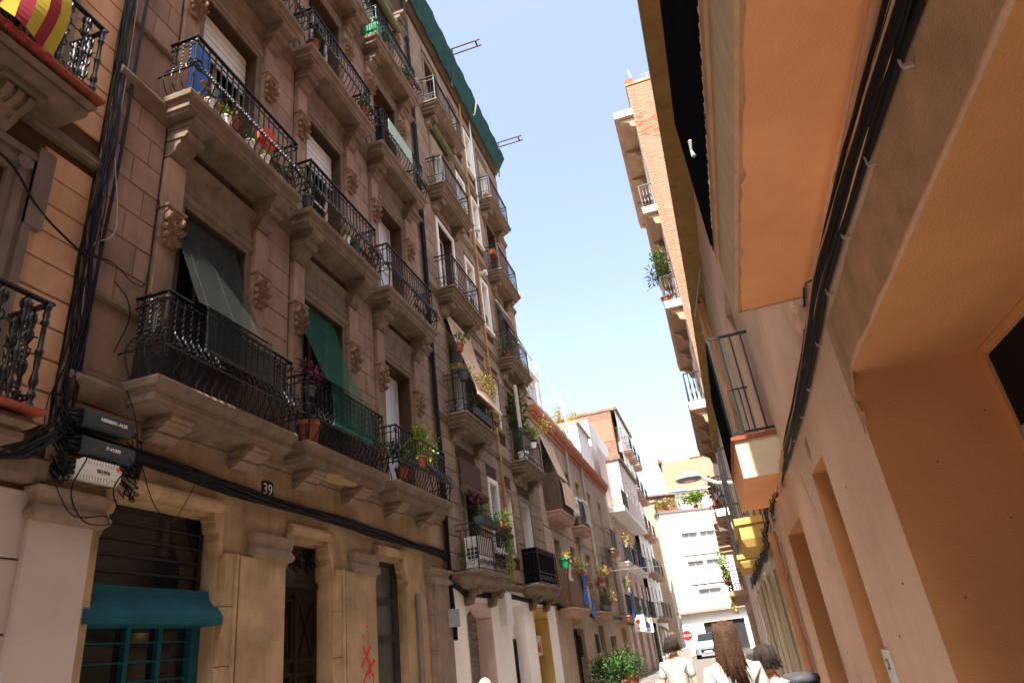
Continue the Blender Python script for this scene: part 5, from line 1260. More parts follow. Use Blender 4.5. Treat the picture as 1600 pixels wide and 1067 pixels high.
t = thing('brown_house', 'narrow brown house left of the white end building', 'house', (-8, 60, 0)); MB().box(-12, -4.3, 60, 70, 0, 12.2).build('wall', 'tan_wall', t); MB().box(-12.1, -4.2, 59.9, 70, 12.2, 12.4).build('roof', 'terracotta_slab', t)
# ================================================================ RIGHT 0: peach two storey house beside the camera
XR = .85
R0 = thing('peach_house', 'peach plastered two storey house filling the right of the picture', 'house', (XR, 0, 0))
RP = random.Random(31)
def right0():
    po = (.2, 3.64, 0, 2.70); o2 = (5.07, 5.78, 0, 2.62); o3 = (7.35, 8.95, 0, 2.52)
    up = [(.9, 2.0, 3.8, 6.1), (8.0, 8.9, 3.4, 5.5)]
    b = MB(); facade(b, XR, -26, 10.1, 2.78, 7.3, up, .25, -1); b.build('wall', 'stucco_peach', R0)
    b = MB(); facade(b, XR, -26, 10.1, 0, 2.78, [po, o2, o3], .0, -1); b.build('ground_floor_wall', 'stucco_peach', R0)
    # openings with deep orange reveals
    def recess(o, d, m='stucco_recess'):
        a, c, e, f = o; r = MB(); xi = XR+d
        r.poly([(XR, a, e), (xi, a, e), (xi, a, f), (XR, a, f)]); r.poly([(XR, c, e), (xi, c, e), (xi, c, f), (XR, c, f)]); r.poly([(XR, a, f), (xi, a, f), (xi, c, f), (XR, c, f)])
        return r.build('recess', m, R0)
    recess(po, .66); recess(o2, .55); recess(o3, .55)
    MB().box(XR+.76, 9, -26, 10.097, 0, 7.3).build('house_body', 'stucco_orange', R0)
    for a, c, f in ((5.07, 5.78, 2.62), (7.35, 8.95, 2.52)):
        MB().box(XR+.55, XR+.60, a-.1, c+.1, 0, f+.1).build('door', 'wood_dark', R0)
    for u in up: window(R0, XR+.22, *u, 'wood_brown', 'glass_dark', 2, (.5,), -1)
    # glazed door at the back of the near porch
    f = MB(); x = XR+.655
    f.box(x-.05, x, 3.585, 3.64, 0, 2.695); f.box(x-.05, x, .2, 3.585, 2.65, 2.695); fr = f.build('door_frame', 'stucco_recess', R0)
    f = MB(); f.box(x-.03, x+.0, .2, 3.585, 2.28, 2.65); f.build('fanlight', 'void_dark', R0)
    f = MB(); f.box(x-.045, x, 3.50, 3.585, 0, 2.28); f.box(x-.045, x, .2, 3.50, 2.21, 2.28); f.box(x-.035, x-.004, 2.5, 3.49, 0, 2.20); f.box(x-.035, x-.004, .2, 2.48, 0, 2.20)
    for a, c in ((2.6, 3.4), (.3, 2.38)):
        for z0, z1 in ((.2, 1.0), (1.15, 2.1)): f.box(x-.042, x-.03, a, c, z0, z1)
    f.build('door', 'door_sage', R0)
    # rough worn plaster strip between the porch head and the cables
    s = MB(); top = []; bot = []
    for k in range(40):
        y = -2+5.7*k/39; top.append((y, 3.02+.01*math.sin(k))); bot.append((y, (2.712 if y < 3.66 else 2.80)+.012*RP.random()))
    s.ext(bot+top[::-1], XR-.007, XR+.01, 'x'); s.build('worn_plaster', 'plaster_worn', R0)
    s = MB()
    pts = [(5.5, 2.86), (5.62, 2.84), (5.66, 2.74), (5.58, 2.68), (5.5, 2.74)]; s.ext(pts, XR-.004, XR+.01, 'x'); s.build('worn_patch', 'plaster_worn', R0); s = MB()
    pts = [(3.35, 2.72), (3.55, 2.70), (3.66, 2.60), (3.60, 2.5), (3.68, 2.4), (3.72, 2.8), (3.5, 2.98), (3.2, 3.0)]; s.ext(pts, XR-.004, XR+.01, 'x'); s.build('worn_patch', 'plaster_worn', R0)
    s = MB()
    for y, z in ((4.2, 1.2), (4.6, 2.3), (4.0, 1.7), (4.5, 1.45), (6.3, 2.0), (6.8, 1.3), (6.1, 2.5)): s.lathe([(.005, -.003), (.005, .001)], (XR-.001, y, z), 7, 'x')
    for x, z in ((1.1, 2.2), (1.3, 1.9), (1.0, 1.6), (1.38, 2.4)): s.lathe([(.004, -.002), (.004, .002)], (x, 3.64, z), 7, 'y')
    s.build('nail_hole', 'void_dark', R0, kind='stuff')
    for (y, z, dy, dz, n) in ((6.4, 2.75, -.06, -.08, 4), (6.0, 4.2, .08, .05, 8), (8.9, 2.9, .03, -.1, 5)):
        pts = [(XR-.001, y, z)]
        for k in range(n): y += dy+RP.uniform(-.03, .03); z += dz+RP.uniform(-.03, .03); pts.append((XR-.001, y, z))
        s = MB(); s.tube(pts, .0014, 4); s.build('crack', 'void_dark', R0)
    # crumbling edges of the slab overhead
    s = MB(); a = []; b_ = []
    for k in range(90): y = -2+5.94*k/89; a.append((.452, y)); b_.append((.458+.02*RP.random()**3+.008*RP.random(), y))
    s.ext(a+b_[::-1], 3.326, 3.332, 'z'); s.build('crumbled_edge', 'plaster_worn', R0)
    s = MB(); a = []; b_ = []
    for k in range(30): x = .46+.38*k/29; a.append((x, 3.948)); b_.append((x, 3.94-.03*RP.random()**3-.006*RP.random()))
    s.ext(a+b_[::-1], 3.326, 3.332, 'z'); s.build('crumbled_edge', 'plaster_worn', R0)
    # hacked-off corbel stump
    s = MB(); 
    for i in range(16): t = i/15; s.ball((XR+.01, 4.62-.55*t+RP.uniform(-.07, .07), 3.58-.33*t+RP.uniform(-.06, .06)), RP.uniform(.05, .11), 7, 5, (.5, 1, 1))
    s.build('corbel_stump', 'stucco_peach', R0, smooth=True)
    # balcony A overhead
    bl = MB().box(.45, XR+.01, -4, 3.95, 3.33, 3.80).build('balcony', 'stucco_orange', R0)
    MB().box(.435, .45, -4, 3.955, 3.335, 3.72).build('fascia', 'slab_fascia', bl); MB().box(.42, .455, -4, 3.97, 3.72, 3.80).build('edge_trim', 'plaster_worn', bl)
    r = MB(); r.bar((.43, -4, 4.86), (.43, 3.95, 4.86), .03); r.bar((.43, 3.95, 3.8), (.43, 3.95, 4.86), .03); r.bar((.43, 3.95, 4.86), (XR, 3.95, 4.86), .025)
    for k in range(1, 5): r.bar((.43+.42*k/5, 3.95, 3.8), (.43+.42*k/5, 3.95, 4.86), .016)
    r.build('railing', 'iron_black', bl)
    # balcony B
    bl = MB().box(.42, XR+.01, 7.15, 9.35, 2.94, 3.33).build('balcony', 'stucco_orange', R0)
    MB().box(.425, XR+.0, 7.146, 7.15, 2.94, 3.33).build('end_face', 'wall_cream', bl)
    MB().box(.395, XR, 7.12, 9.37, 3.33, 3.37).build('tile_edge', 'tile_red', bl)
    r = MB(); zt = 4.50
    r.bar((.43, 7.16, zt), (XR, 7.16, zt), .025); r.bar((.43, 7.16, zt), (.43, 9.33, zt), .025); r.bar((.43, 7.16, 3.37), (.43, 7.16, zt), .025); r.bar((.43, 9.33, 3.37), (.43, 9.33, zt), .025); r.bar((.43, 7.16, 3.41), (XR, 7.16, 3.41), .022)
    for k in (1, 2, 3): r.bar((.43+.115*k, 7.16, 3.4), (.43+.115*k, 7.16, zt), .016)
    r.bar((.50, 7.16, 3.88), (.70, 7.16, 3.88), .016)
    for k in range(2): r.bar((.49+.115*k, 7.16, 3.4), (.49+.115*k, 7.16, 3.88), .013)
    for k in range(1, 14): r.bar((.43, 7.16+2.17*k/14, 3.4), (.43, 7.16+2.17*k/14, zt), .014)
    r.build('railing', 'iron_black', bl)
    # unseen storeys added behind the eave to cut sky light on the left fronts
    hs = [(y, y+1.1, z, z+2.1) for z in (8.6, 11.8, 15.0) for y in (-20, -15.5, -11, -6.5, -2, 2.5, 7)]
    b = MB(); facade(b, 2.0, -26, 10.0, 7.3, 18.2, hs, .25, -1); b.build('sky_blocker_wall', 'stucco_peach', R0)
    for h in hs: window(R0, 2.22, *h, 'wood_brown', 'glass_dark', 2, (.5,), -1)
    MB().box(2.27, 9, -26, 9.997, 7.3, 18.2).build('sky_blocker_body', 'stucco_peach', R0)
    # roof overhang (eave)
    e = MB(); P = [(.43, -26), (.46, -9), (.525, 5.6), (.60, 11.3), (.69, 24.5)]
    e.v = []; 
    n = len(P)
    for x, y in P:
        e.v += [(x, y, 7.25), (XR+.3, y, 7.25), (XR+.3, y, 7.5), (x-.02, y, 7.40), (x-.02, y, 7.27)]
    for i in range(n-1):
        for k in range(5): q = (k+1) % 5; e.face([i*5+k, i*5+q, (i+1)*5+q, (i+1)*5+k])
    e.face([0, 1, 2, 3, 4]); e.face([(n-1)*5+k for k in (4, 3, 2, 1, 0)])
    e.build('eave', 'eave_yellow', R0)
    t = MB(); N = 150
    for k in range(N):
        y = -6+30.3*k/N; x = .46+.0072*(y+9)
        t.tube([(x+.10, y+.1, 7.49), (x+.7, y+.1, 7.64)], .075, 6)
    t.build('roof_tile', 'tile_red', R0, kind='stuff')
right0()
t = thing('balcony_mat', 'black reed mat lining the railing of the balcony overhead', 'screen', (.42, 2, 3.82)); s = MB()
for k in range(200): y = -3.9+7.83*k/200; s.box(.405, .417+.004*(k % 2), y, y+.035, 3.82+.004*(k % 3), 4.86)
s.build('reed', 'mat_black', t, kind='stuff')
s = MB(); s.tube([(.395, 3.3, 4.17), (.388, 3.31, 4.12), (.392, 3.3, 4.07)], .010, 6, rs=[.012, .007, .013]); s.ball((.395, 3.3, 4.175), .014, 6, 4); tag(s.build('tied_rag', 'cloth_white'), 'small white rag tied to the black mat overhead', 'rag')
t = thing('balcony_mat', 'black mat lining the railing with the red tile edge', 'screen', (.40, 8, 3.4)); s = MB()
for k in range(54): y = 7.18+2.14*k/54; s.box(.398, .41+.004*(k % 2), y, y+.036, 3.40, 4.48)
s.build('reed', 'mat_black', t, kind='stuff')
# wall cables, plastic conduit and clips
rng = random.Random(5)
path = [(XR-.03, -1.0, 3.03), (XR-.03, 1.54, 3.05), (XR-.03, 2.3, 3.09), (XR-.03, 3.36, 3.13), (XR-.03, 4.3, 3.06), (XR-.03, 5.4, 3.0), (XR-.03, 7.0, 2.99), (XR-.03, 8.54, 3.02), (XR-.04, 10.2, 2.93), (XR-.11, 11.2, 2.70), (XR-.10, 12.6, 2.60), (XR-.06, 14.2, 2.72), (XR-.05, 18, 2.70), (XR-.05, 22.5, 2.65)]
t = thing('cable_bundle', 'thick run of black cables clipped along the peach wall', 'cables', path[0])
b = MB(); g = MB()
for i in range(15):
    oz = -.055+.11*i/14; ox = -.012*(i % 3); ph = rng.uniform(0, 6)
    pts = []
    for a, c in zip(path, path[1:]):
        for k in range(4):
            u = k/4; y = a[1]+(c[1]-a[1])*u; wob = .012*math.sin(ph+y*1.7)+ (rng.uniform(-.03, .03) if y > 8.3 else 0)
            pts.append((a[0]+(c[0]-a[0])*u+ox+rng.uniform(-.003, .003), y, a[2]+(c[2]-a[2])*u+oz+wob))
    (g if i in (4, 11) else b).tube(pts, .0085 if i % 4 else .013, 6)
b.build('cable', 'cable_black', t, kind='stuff'); g.build('cable', 'pipe_peach', t, kind='stuff')
c = MB()
for y in (1.0, 1.7, 2.2, 2.75, 3.3, 3.9, 4.6, 5.2, 5.9, 6.6, 7.3, 8.0):
    zz = 3.0+.1*math.exp(-((y-3)/1.2)**2)-.06; c.box(XR-.040, XR-.010, y-.004, y+.004, zz-.008, zz+.006); c.bar((XR-.04, y, zz), (XR-.035, y+.005, zz+.13), .006)
c.build('clip', 'cable_grey', t, kind='stuff')
h = MB()
for k in range(150):
    y = 8.2+14*rng.random()**1.5; zz = (2.98 if y < 9.8 else max(2.68, 2.98-.2*(y-9.8)))+rng.gauss(0, .05); xo = .06*min(1, max(0, (y-9.8)/1.5)); l = rng.uniform(.3, 1.2)
    h.wire([(XR-.05-xo, y, zz), (XR-.07-xo-rng.random()*.05, y+l*.3, zz+rng.uniform(-.08, .05)), (XR-.07-xo-rng.random()*.05, y+l*.7, zz+rng.uniform(-.12, .02)), (XR-.06-xo, y+l, zz+rng.uniform(-.08, .0))], .006, 4, 3)
tag(h.build('loose_wire', 'cable_black'), 'snarl of loose black wires under the yellow balconies', 'wires')
t = thing('conduit', 'peach painted plastic conduit running above the black cables', 'conduit', (XR-.02, 2, 3.2))
b = MB(); b.tube([(XR-.025, -1, 3.26), (XR-.025, 1.72, 3.225), (XR-.025, 2.61, 3.20), (XR-.025, 3.19, 3.185), (XR-.025, 4.5, 3.13), (XR-.025, 5.6, 3.08), (XR-.025, 6.6, 3.07)], .021, 9)
b.tube([(XR-.06, 6.5, 3.02), (XR-.07, 7.4, 2.93), (XR-.07, 7.75, 2.86), (XR-.05, 7.95, 2.88), (XR-.05, 8.0, 2.96)], .022, 9)
b.tube([(XR-.06, 9.4, 3.05), (XR-.09, 9.6, 2.85), (XR-.06, 9.9, 2.78), (XR-.05, 10.1, 2.85)], .024, 8)
b.build('pipe', 'pipe_peach', t, smooth=True)
for y, zz in ((2.55, 3.2), (3.3, 3.18), (4.4, 3.13)): MB().lathe([(.026, -.03), (.028, 0), (.026, .03)], (XR-.025, y, zz), 9, 'y').build('joint', 'pipe_peach', t)
b = MB(); b.bar((XR-.02, 3.72, 3.36), (XR-.02, 4.35, 3.16), .012); b.tube([(XR-.02, 3.85, 3.28), (XR-.05, 3.6, 3.26), (XR-.04, 3.5, 3.22)], .006, 4); tag(b.build('iron_rod', 'iron_black'), 'thin rusty rod sticking up beside the cables at the end of the balcony slab', 'rod')
b = MB(); b.tube([(XR-.09, 10.12, 0), (XR-.09, 10.12, 2.72)], .055, 10)
for zz in (.55, 1.3, 2.1, 2.6): b.lathe([(.068, 0), (.068, .06)], (XR-.09, 10.12, zz), 10)
tag(b.build('drainpipe', 'pipe_peach'), 'rusty peach drainpipe standing at the far end of the peach wall', 'drainpipe')
b = MB(); b.tube([(XR-.1, 11.95, 7.2), (XR-.1, 12.05, 6.9), (XR-.09, 12.05, 3.2)], .07, 10); b.tube([(XR-.06, 11.7, 7.2), (XR-.06, 11.75, 3.2)], .03, 8)
for zz in (6.6, 5.0): b.lathe([(.085, 0), (.085, .05)], (XR-.1, 12.05, zz), 10)
tag(b.build('drainpipe', 'pipe_peach'), 'upper drainpipes running down from under the yellow eave', 'drainpipe')
b = MB(); b.tube([(.64, 12.5, 7.22), (XR-.04, 10.2, 7.05), (XR-.04, 9.9, 6.4), (XR-.04, 9.7, 4.2)], .015, 5); b.tube([(.64, 12.5, 7.22), (.60, 12.9, 7.6), (.66, 13.0, 7.9)], .015, 5); tag(b.build('loose_wire', 'cable_grey'), 'pale wire crossing the underside of the yellow eave', 'wire')
t = thing('wall_sign', 'narrow white sign with a green square on the edge of the peach pillar', 'sign', (XR, 5.0, .9)); MB().box(XR-.022, XR-.002, 4.93, 5.09, .75, 1.37).build('plate', 'plastic_white', t)
b = MB(); b.box(XR-.026, XR-.022, 4.95, 5.03, 1.26, 1.32); b.build('green_square', 'pot_green', t); b = MB(); b.box(XR-.026, XR-.022, 4.935, 4.96, 1.08, 1.18); b.build('red_mark', 'sign_red', t)
lettering(t, 'B', .05, (XR-.028, 4.99, 1.29), 'ink_white', (math.pi/2, 0, -math.pi/2))

# ================================================================ RIGHT 0b: cream house with yellow balconies
RC = thing('cream_house', 'cream house with small yellow balconies next to the peach one', 'house', (XR, 10.1, 0))
def rightc():
    y0, y1 = 10.11, 23.0
    holes = [(10.5, 11.7, 0, 2.45), (12.3, 13.3, 0, 2.45), (14.2, 15.6, 0, 2.5), (16.6, 17.6, 0, 2.5), (18.6, 20.0, 0, 2.5), (21, 22.2, 0, 2.5), (11.9, 12.8, 3.25, 5.3), (18.6, 19.5, 3.1, 5.2), (15, 15.9, 3.25, 5.3)]
    b = MB(); facade(b, XR+.02, y0, y1, 0, 7.3, holes, .3, -1); b.build('wall', 'wall_cream', RC)
    MB().box(XR+.34, 9, y0, y1-.002, 0, 7.3).build('house_body', 'wall_cream', RC)
    for a, c, d, e in holes[:6]: MB().box(XR+.2, XR+.3, a, c, d, e).build('shutter', 'wall_olive', RC)
    for a, c, d, e in holes[6:]: window(RC, XR+.28, a, c, d, e, 'wood_brown', 'glass_dark', 2, (.5,), -1)
    for a, c, d, e in holes[:6]:
        s = MB(); s.box(XR-.01, XR+.03, a-.16, a, 0, e+.14); s.box(XR-.01, XR+.03, c, c+.16, 0, e+.14); s.box(XR-.01, XR+.03, a, c, e, e+.14); s.build('door_surround', 'wall_cream', RC)
    for ya, yb, zt, zb, xf in ((11.4, 13.4, 3.14, 2.70, .38), (17.0, 19.6, 3.10, 2.80, .42)):
        s = MB(); s.slab([(.0, zt-.10), (.0, zb+.12), (-.05, zb)], ya, yb, XR-xf, 1)
        for i in range(len(s.v)): s.v[i] = (XR-s.v[i][0]+.02, s.v[i][1], s.v[i][2])
        bl = s.build('balcony', 'plaster_yellow', RC); MB().box(xf-.03, XR, ya-.03, yb+.03, zt-.10, zt).build('edge_trim', 'plaster_yellow', bl)
        r = MB(); h = 1.15
        r.bar((xf+.02, ya, zt+h), (XR, ya, zt+h), .03); r.bar((xf+.02, ya, zt+h), (xf+.02, yb, zt+h), .03)
        for k in range(15): r.bar((xf+.02, ya+(yb-ya)*k/14, zt), (xf+.02, ya+(yb-ya)*k/14, zt+h), .016)
        for k in range(1, 5): r.bar((xf+.02+(XR-xf)*k/5, ya, zt), (xf+.02+(XR-xf)*k/5, ya, zt+h), .016)
        r.build('railing', 'iron_black', bl)
rightc()
for ya, yb, z, x, lab in ((11.42, 13.4, 3.16, .375, 'dark perforated sheet on the railing of the nearer yellow balcony'), (17.0, 19.6, 3.12, .415, 'dark perforated sheet on the railing of the farther yellow balcony')):
    t = thing('balcony_mat', lab, 'screen', (x, ya, z)); s = MB()
    for k in range(60): s.box(x, x+.012, ya+(yb-ya)*k/60, ya+(yb-ya)*(k+.82)/60, z, z+1.12)
    s.build('sheet', 'metal_dark', t, kind='stuff')
b = MB(); b.box(.6, .8, 17.05, 17.5, 3.2, 3.7); tag(b.build('gas_bottle_box', 'plastic_white'), 'white box behind the farther yellow balcony', 'box')

# ================================================================ RIGHT 1: tall house with the brick gable and bracketed balconies
R1 = thing('brick_gable_house', 'tall house with a sunlit brick gable and bracketed balconies', 'apartment house', (XR, 23, 0))
def right1():
    y0, y1 = 23.01, 32.0; x = XR
    holes = []
    for z in (5.4, 9.0, 12.95, 17.25):
        for c in (24.0, 26.4, 28.8, 31.0): holes.append((c-.45, c+.45, z, z+2.3))
    holes += [(23.6, 24.8, 0, 2.4), (26, 27.2, 0, 2.4), (29, 30.2, 0, 2.4)]
    b = MB(); facade(b, x, y0, y1, 0, 23.0, holes, .25, -1); b.build('wall', 'pink_wall', R1)
    for a, c, d, e in holes: window(R1, x+.22, a, c, d, e, 'wood_brown', 'glass_dark', 2, (.5,), -1)
    MB().box(x+.27, 9, y0, y1, 0, 23.0).build('house_body', 'mortar', R1)
    # gable brickwork: real bricks standing proud of their mortar
    g = MB(); gr = MB(); rr = random.Random(9); rows = int((23.4-7.3)/.075)
    for r in range(rows):
        z = 7.3+r*.075; off = .13 if r % 2 else 0; k = 0; xx = x-off
        while xx < 4.6:
            a = max(x, xx); c = xx+.25
            red = 20.2 < z < 21.9 and rr.random() < .55*math.exp(-((z-21)/.7)**2)*(1.2 if xx < 3.0 else .5)
            tgt = gr if red else g; tgt.box(a, c, y0-.012-(.0 if not red else -.006)+rr.uniform(-.003, .003), y0+.01, z, z+.063); xx += .262
    g.build('brickwork', 'brick_pale', R1, kind='stuff'); gr.build('spalled_brickwork', 'brick_red', R1, kind='stuff')
    MB().box(x-.02, 9, y0-.05, y1, 23.4, 23.55).build('coping', 'brick_pale', R1); MB().box(x, 9, y0-.0, y1, 23.0, 23.4).build('parapet', 'brick_pale', R1)
    MB().box(x-.02, x+.35, y0-.06, y0+.8, 23.55, 23.75).build('coping', 'brick_red', R1)
    # cornice on brackets and continuous balconies
    def shelf(z0, z1, xf, ya, yb, name, rail):
        s = MB(); s.slab([(.03, z1), (.03, z1-.08), (0, z1-.1), (0, z0+.05), (-.05, z0)], ya, yb, x-xf, 1)
        for i in range(len(s.v)): s.v[i] = (x-s.v[i][0], s.v[i][1], s.v[i][2])
        bl = s.build(name, 'soffit_tan', R1)
        f = MB().box(xf-.0, x-.0, ya-.034, ya-.031, z0+.06, z1-.01); f.build('end_face', 'white_wall', bl)
        n = max(3, int((yb-ya)/1.5))
        for k in range(n):
            yy = ya+.25+(yb-ya-.5)*k/(n-1); c = MB()
            c.ext([(x, z0+.01), (xf+.15, z0+.01), (xf+.15, z0-.06), (xf+.3, z0-.14), (x-.25, z0-.2), (x-.2, z0-.42), (x, z0-.5)], yy-.14, yy+.14)
            c.build('bracket', 'soffit_tan', bl)
        if rail:
            r = MB(); xr = xf+.05; h = 1.05
            r.bar((xr, ya, z1+h), (xr, yb, z1+h), .04); r.bar((xr, ya, z1+h), (x, ya, z1+h), .04); r.bar((xr, ya, z1), (xr, ya, z1+h), .05)
            m = int((yb-ya)/.16)
            for k in range(m): r.lathe([(.012, 0), (.02, .1), (.03, .25), (.014, .4), (.03, .55), (.014, .8), (.02, 1.05)], (xr, ya+(yb-ya)*k/m, z1), 5)
            for k in range(1, 4): r.lathe([(.012, 0), (.02, .1), (.035, .25), (.014, .4), (.035, .55), (.014, .8), (.02, 1.05)], (xr+(x-xr)*k/4, ya, z1), 6)
            r.build('railing', 'iron_black', bl)
        return bl
    shelf(21.75, 22.15, .05, y0+.0, 31.9, 'cornice', False)
    shelf(16.8, 17.15, .28, y0+.1, 30, 'balcony', True); shelf(12.5, 12.85, .24, y0+.1, 30, 'balcony', True); shelf(8.5, 8.85, .22, y0+.1, 30, 'balcony', True)
    shelf(4.9, 5.2, .25, 23.6, 26, 'balcony', True); shelf(4.9, 5.2, .25, 27.5, 31, 'balcony', True)
right1()
t = thing('roof_antenna', 'thin antennas on top of the brick gable', 'antenna', (1.2, 24, 23.5)); b = MB(); b.bar((1.3, 24, 23.5), (1.15, 24, 25.2), .09); b.bar((1.3, 24, 23.6), (1.9, 24, 24.4), .04); b.bar((1.9, 24, 24.3), (1.9, 24, 24.8), .03); b.bar((1.6, 24, 24.75), (2.1, 24, 24.75), .03); b.build('mast', 'plastic_grey', t)
PR.seed(77)
plant('row of small red pots on the upper balcony of the brick gable house', (.5, 23.4, 17.15), 'pot_terracotta', .12, .25, 'leaf_dark', (.22, .2, .2), 90, .08, .04)
plant('leafy oleander in a red pot on the middle balcony of the brick gable house', (.35, 23.5, 12.85), 'pot_terracotta', .2, .38, 'leaf_mid', (.5, .6, 1.0), 420, .2, .06, lift=1.2, clump=12, stem=True)
b = MB(); b.box(.45, .75, 23.3, 23.7, 8.86, 9.2); tag(b.build('planter_box', 'plastic_grey'), 'grey box on the lowest bracketed balcony of the brick gable house', 'box')
plant('wall of red flowers on the low far balcony', (.35, 25.0, 5.4), 'pot_terracotta', .12, .2, 'flower_red', (.2, 1.2, .55), 380, .12, .06, box=1.0, clump=12)
plant('dark leaves mixed with the red flowers on the low far balcony', (.38, 24.8, 5.6), 'pot_dark', .1, .2, 'leaf_dark', (.2, 1.2, .45), 300, .12, .06, box=1.0, clump=12)

# ================================================================ RIGHT 2: further houses
R2 = thing('ochre_house', 'ochre house with low balconies beyond the brick gable house', 'house', (XR, 32, 0))
def right2():
    y0, y1 = 32.01, 50; x = XR+.05
    holes = [(c-.45, c+.45, z, z+2.1) for c in (33.5, 36, 38.5, 41, 44, 47) for z in (3.1, 6.2)]+[(c-.6, c+.6, 0, 2.3) for c in (33.5, 36, 38.5, 41, 44, 47)]
    b = MB(); facade(b, x, y0, y1, 0, 10.5, holes, .25, -1); b.build('wall', 'tan_wall', R2); MB().box(x+.27, 9, y0, y1, 0, 10.5).build('house_body', 'tan_wall', R2)
    for a, c, d, e in holes: window(R2, x+.22, a, c, d, e, 'wood_dark', 'glass_dark', 2, (.5,), -1)
    for c in (33.5, 36, 38.5, 41, 44, 47):
        for z in (3.05, 6.15):
            xf = .1; s = MB(); s.slab([(.0, z), (0, z-.2), (-.05, z-.25)], c-.9, c+.9, x-xf, 1)
            for i in range(len(s.v)): s.v[i] = (x-s.v[i][0], s.v[i][1], s.v[i][2])
            bl = s.build('balcony', 'soffit_tan', R2); r = MB(); xr = xf+.04
            for k in range(14): r.bar((xr, c-.9+1.8*k/13, z), (xr, c-.9+1.8*k/13, z+1), .02)
            for k in range(1, 5): r.bar((xr+(x-xr)*k/5, c-.9, z), (xr+(x-xr)*k/5, c-.9, z+1), .02)
            r.bar((xr, c-.9, z+1), (xr, c+.9, z+1), .03); r.bar((xr, c-.9, z+1), (x, c-.9, z+1), .03); r.build('railing', 'iron_black', bl)
right2()
plant('hanging greenery on the lowest far right balcony', (.12, 33.2, 3.3), 'pot_terracotta', .12, .2, 'leaf_light', (.25, .9, .9), 420, .14, .07, hang=.5, clump=10)
plant('red and green flower box at the end of the far right balconies', (.1, 36.2, 3.6), 'pot_terracotta', .12, .2, 'flower_red', (.2, .7, .3), 200, .12, .06, box=.6)
plant('trailing yellow green plant beneath the far right balcony', (.12, 33.0, 2.2), None, .1, .1, 'leaf_yellow', (.2, .5, .4), 200, .12, .06, hang=.5)
# ================================================================ street furniture, car, people
t = thing('street_lamp', 'flat white disc street lamp on an arm from the right hand wall', 'street lamp', (XR, 14, 4.2))
b = MB(); b.lathe([(.02, .14), (.14, .12), (.25, .05), (.27, .02), (.265, 0), (.2, -.015)], (-.22, 14, 4.40), 24); b.build('lamp_head', 'frame_white', t, smooth=True)
b = MB(); b.lathe([(.24, -.018), (.25, -.005)], (-.22, 14, 4.395), 24); b.build('rim', 'pipe_grey', t)
b = MB(); b.lathe([(.12, -.03), (.12, -.02)], (-.22, 14, 4.395), 18); b.build('diffuser', 'glass_pale', t)
b = MB(); b.tube([(.02, 14, 4.40), (.3, 14, 4.24), (XR-.02, 14, 4.15)], .035, 8); b.lathe([(.07, 0), (.07, .03)], (XR-.03, 14, 4.15), 10, 'x'); b.build('arm', 'frame_white', t)
b = MB(); b.tube([(-4.95, 30.8, 4.5), (-2.5, 30.0, 4.3), (0, 29.2, 4.0), (.8, 28.5, 3.8)], .006, 4); tag(b.build('overhead_wire', 'cable_grey'), 'thin pale wire strung across the street', 'wire')
t = thing('stop_sign', 'red octagonal stop sign by the far crossing', 'sign', (-3.2, 50, 0)); b = MB().bar((-3.2, 50.03, 0), (-3.2, 50.03, 1.9), .06); b.build('post', 'pipe_grey', t)
b = MB(); b.ext([(-3.2+.33*math.cos(math.pi/8+k*math.pi/4), 1.5+.33*math.sin(math.pi/8+k*math.pi/4)) for k in range(8)], 49.96, 49.99, 'y'); b.build('sign_plate', 'sign_red', t)
lettering(t, 'STOP', .2, (-3.2, 49.955, 1.5), 'ink_white', (math.pi/2, 0, 0))
t = thing('shop_awning', 'brown shop awning beside the stop sign', 'awning', (-4.7, 49, 2)); b = MB(); b.ext([(-4.74, 2.3), (-3.95, 1.75), (-3.95, 1.45), (-3.98, 1.45), (-3.98, 1.72), (-4.74, 2.25)], 47.5, 50, 'y'); b.build('cloth', 'awning_brown', t)
# bollards
bm = MB(); bm.lathe([(.055, 0), (.055, .82), (.065, .83), (.065, .87), (.05, .9), (.02, .93)], (0, 0, 0), 10); bm = bm.mesh('bollard', 'pipe_grey')
for k in range(12):
    o = put('bollard', bm, None, (-3.0, 30.0+1.5*k, 0)); tag(o, 'grey steel bollard by the far kerb, %s from the near end of the row' % ('first second third fourth fifth sixth seventh eighth ninth tenth eleventh twelfth'.split()[k]), 'bollard', 'bollards along the far kerb')
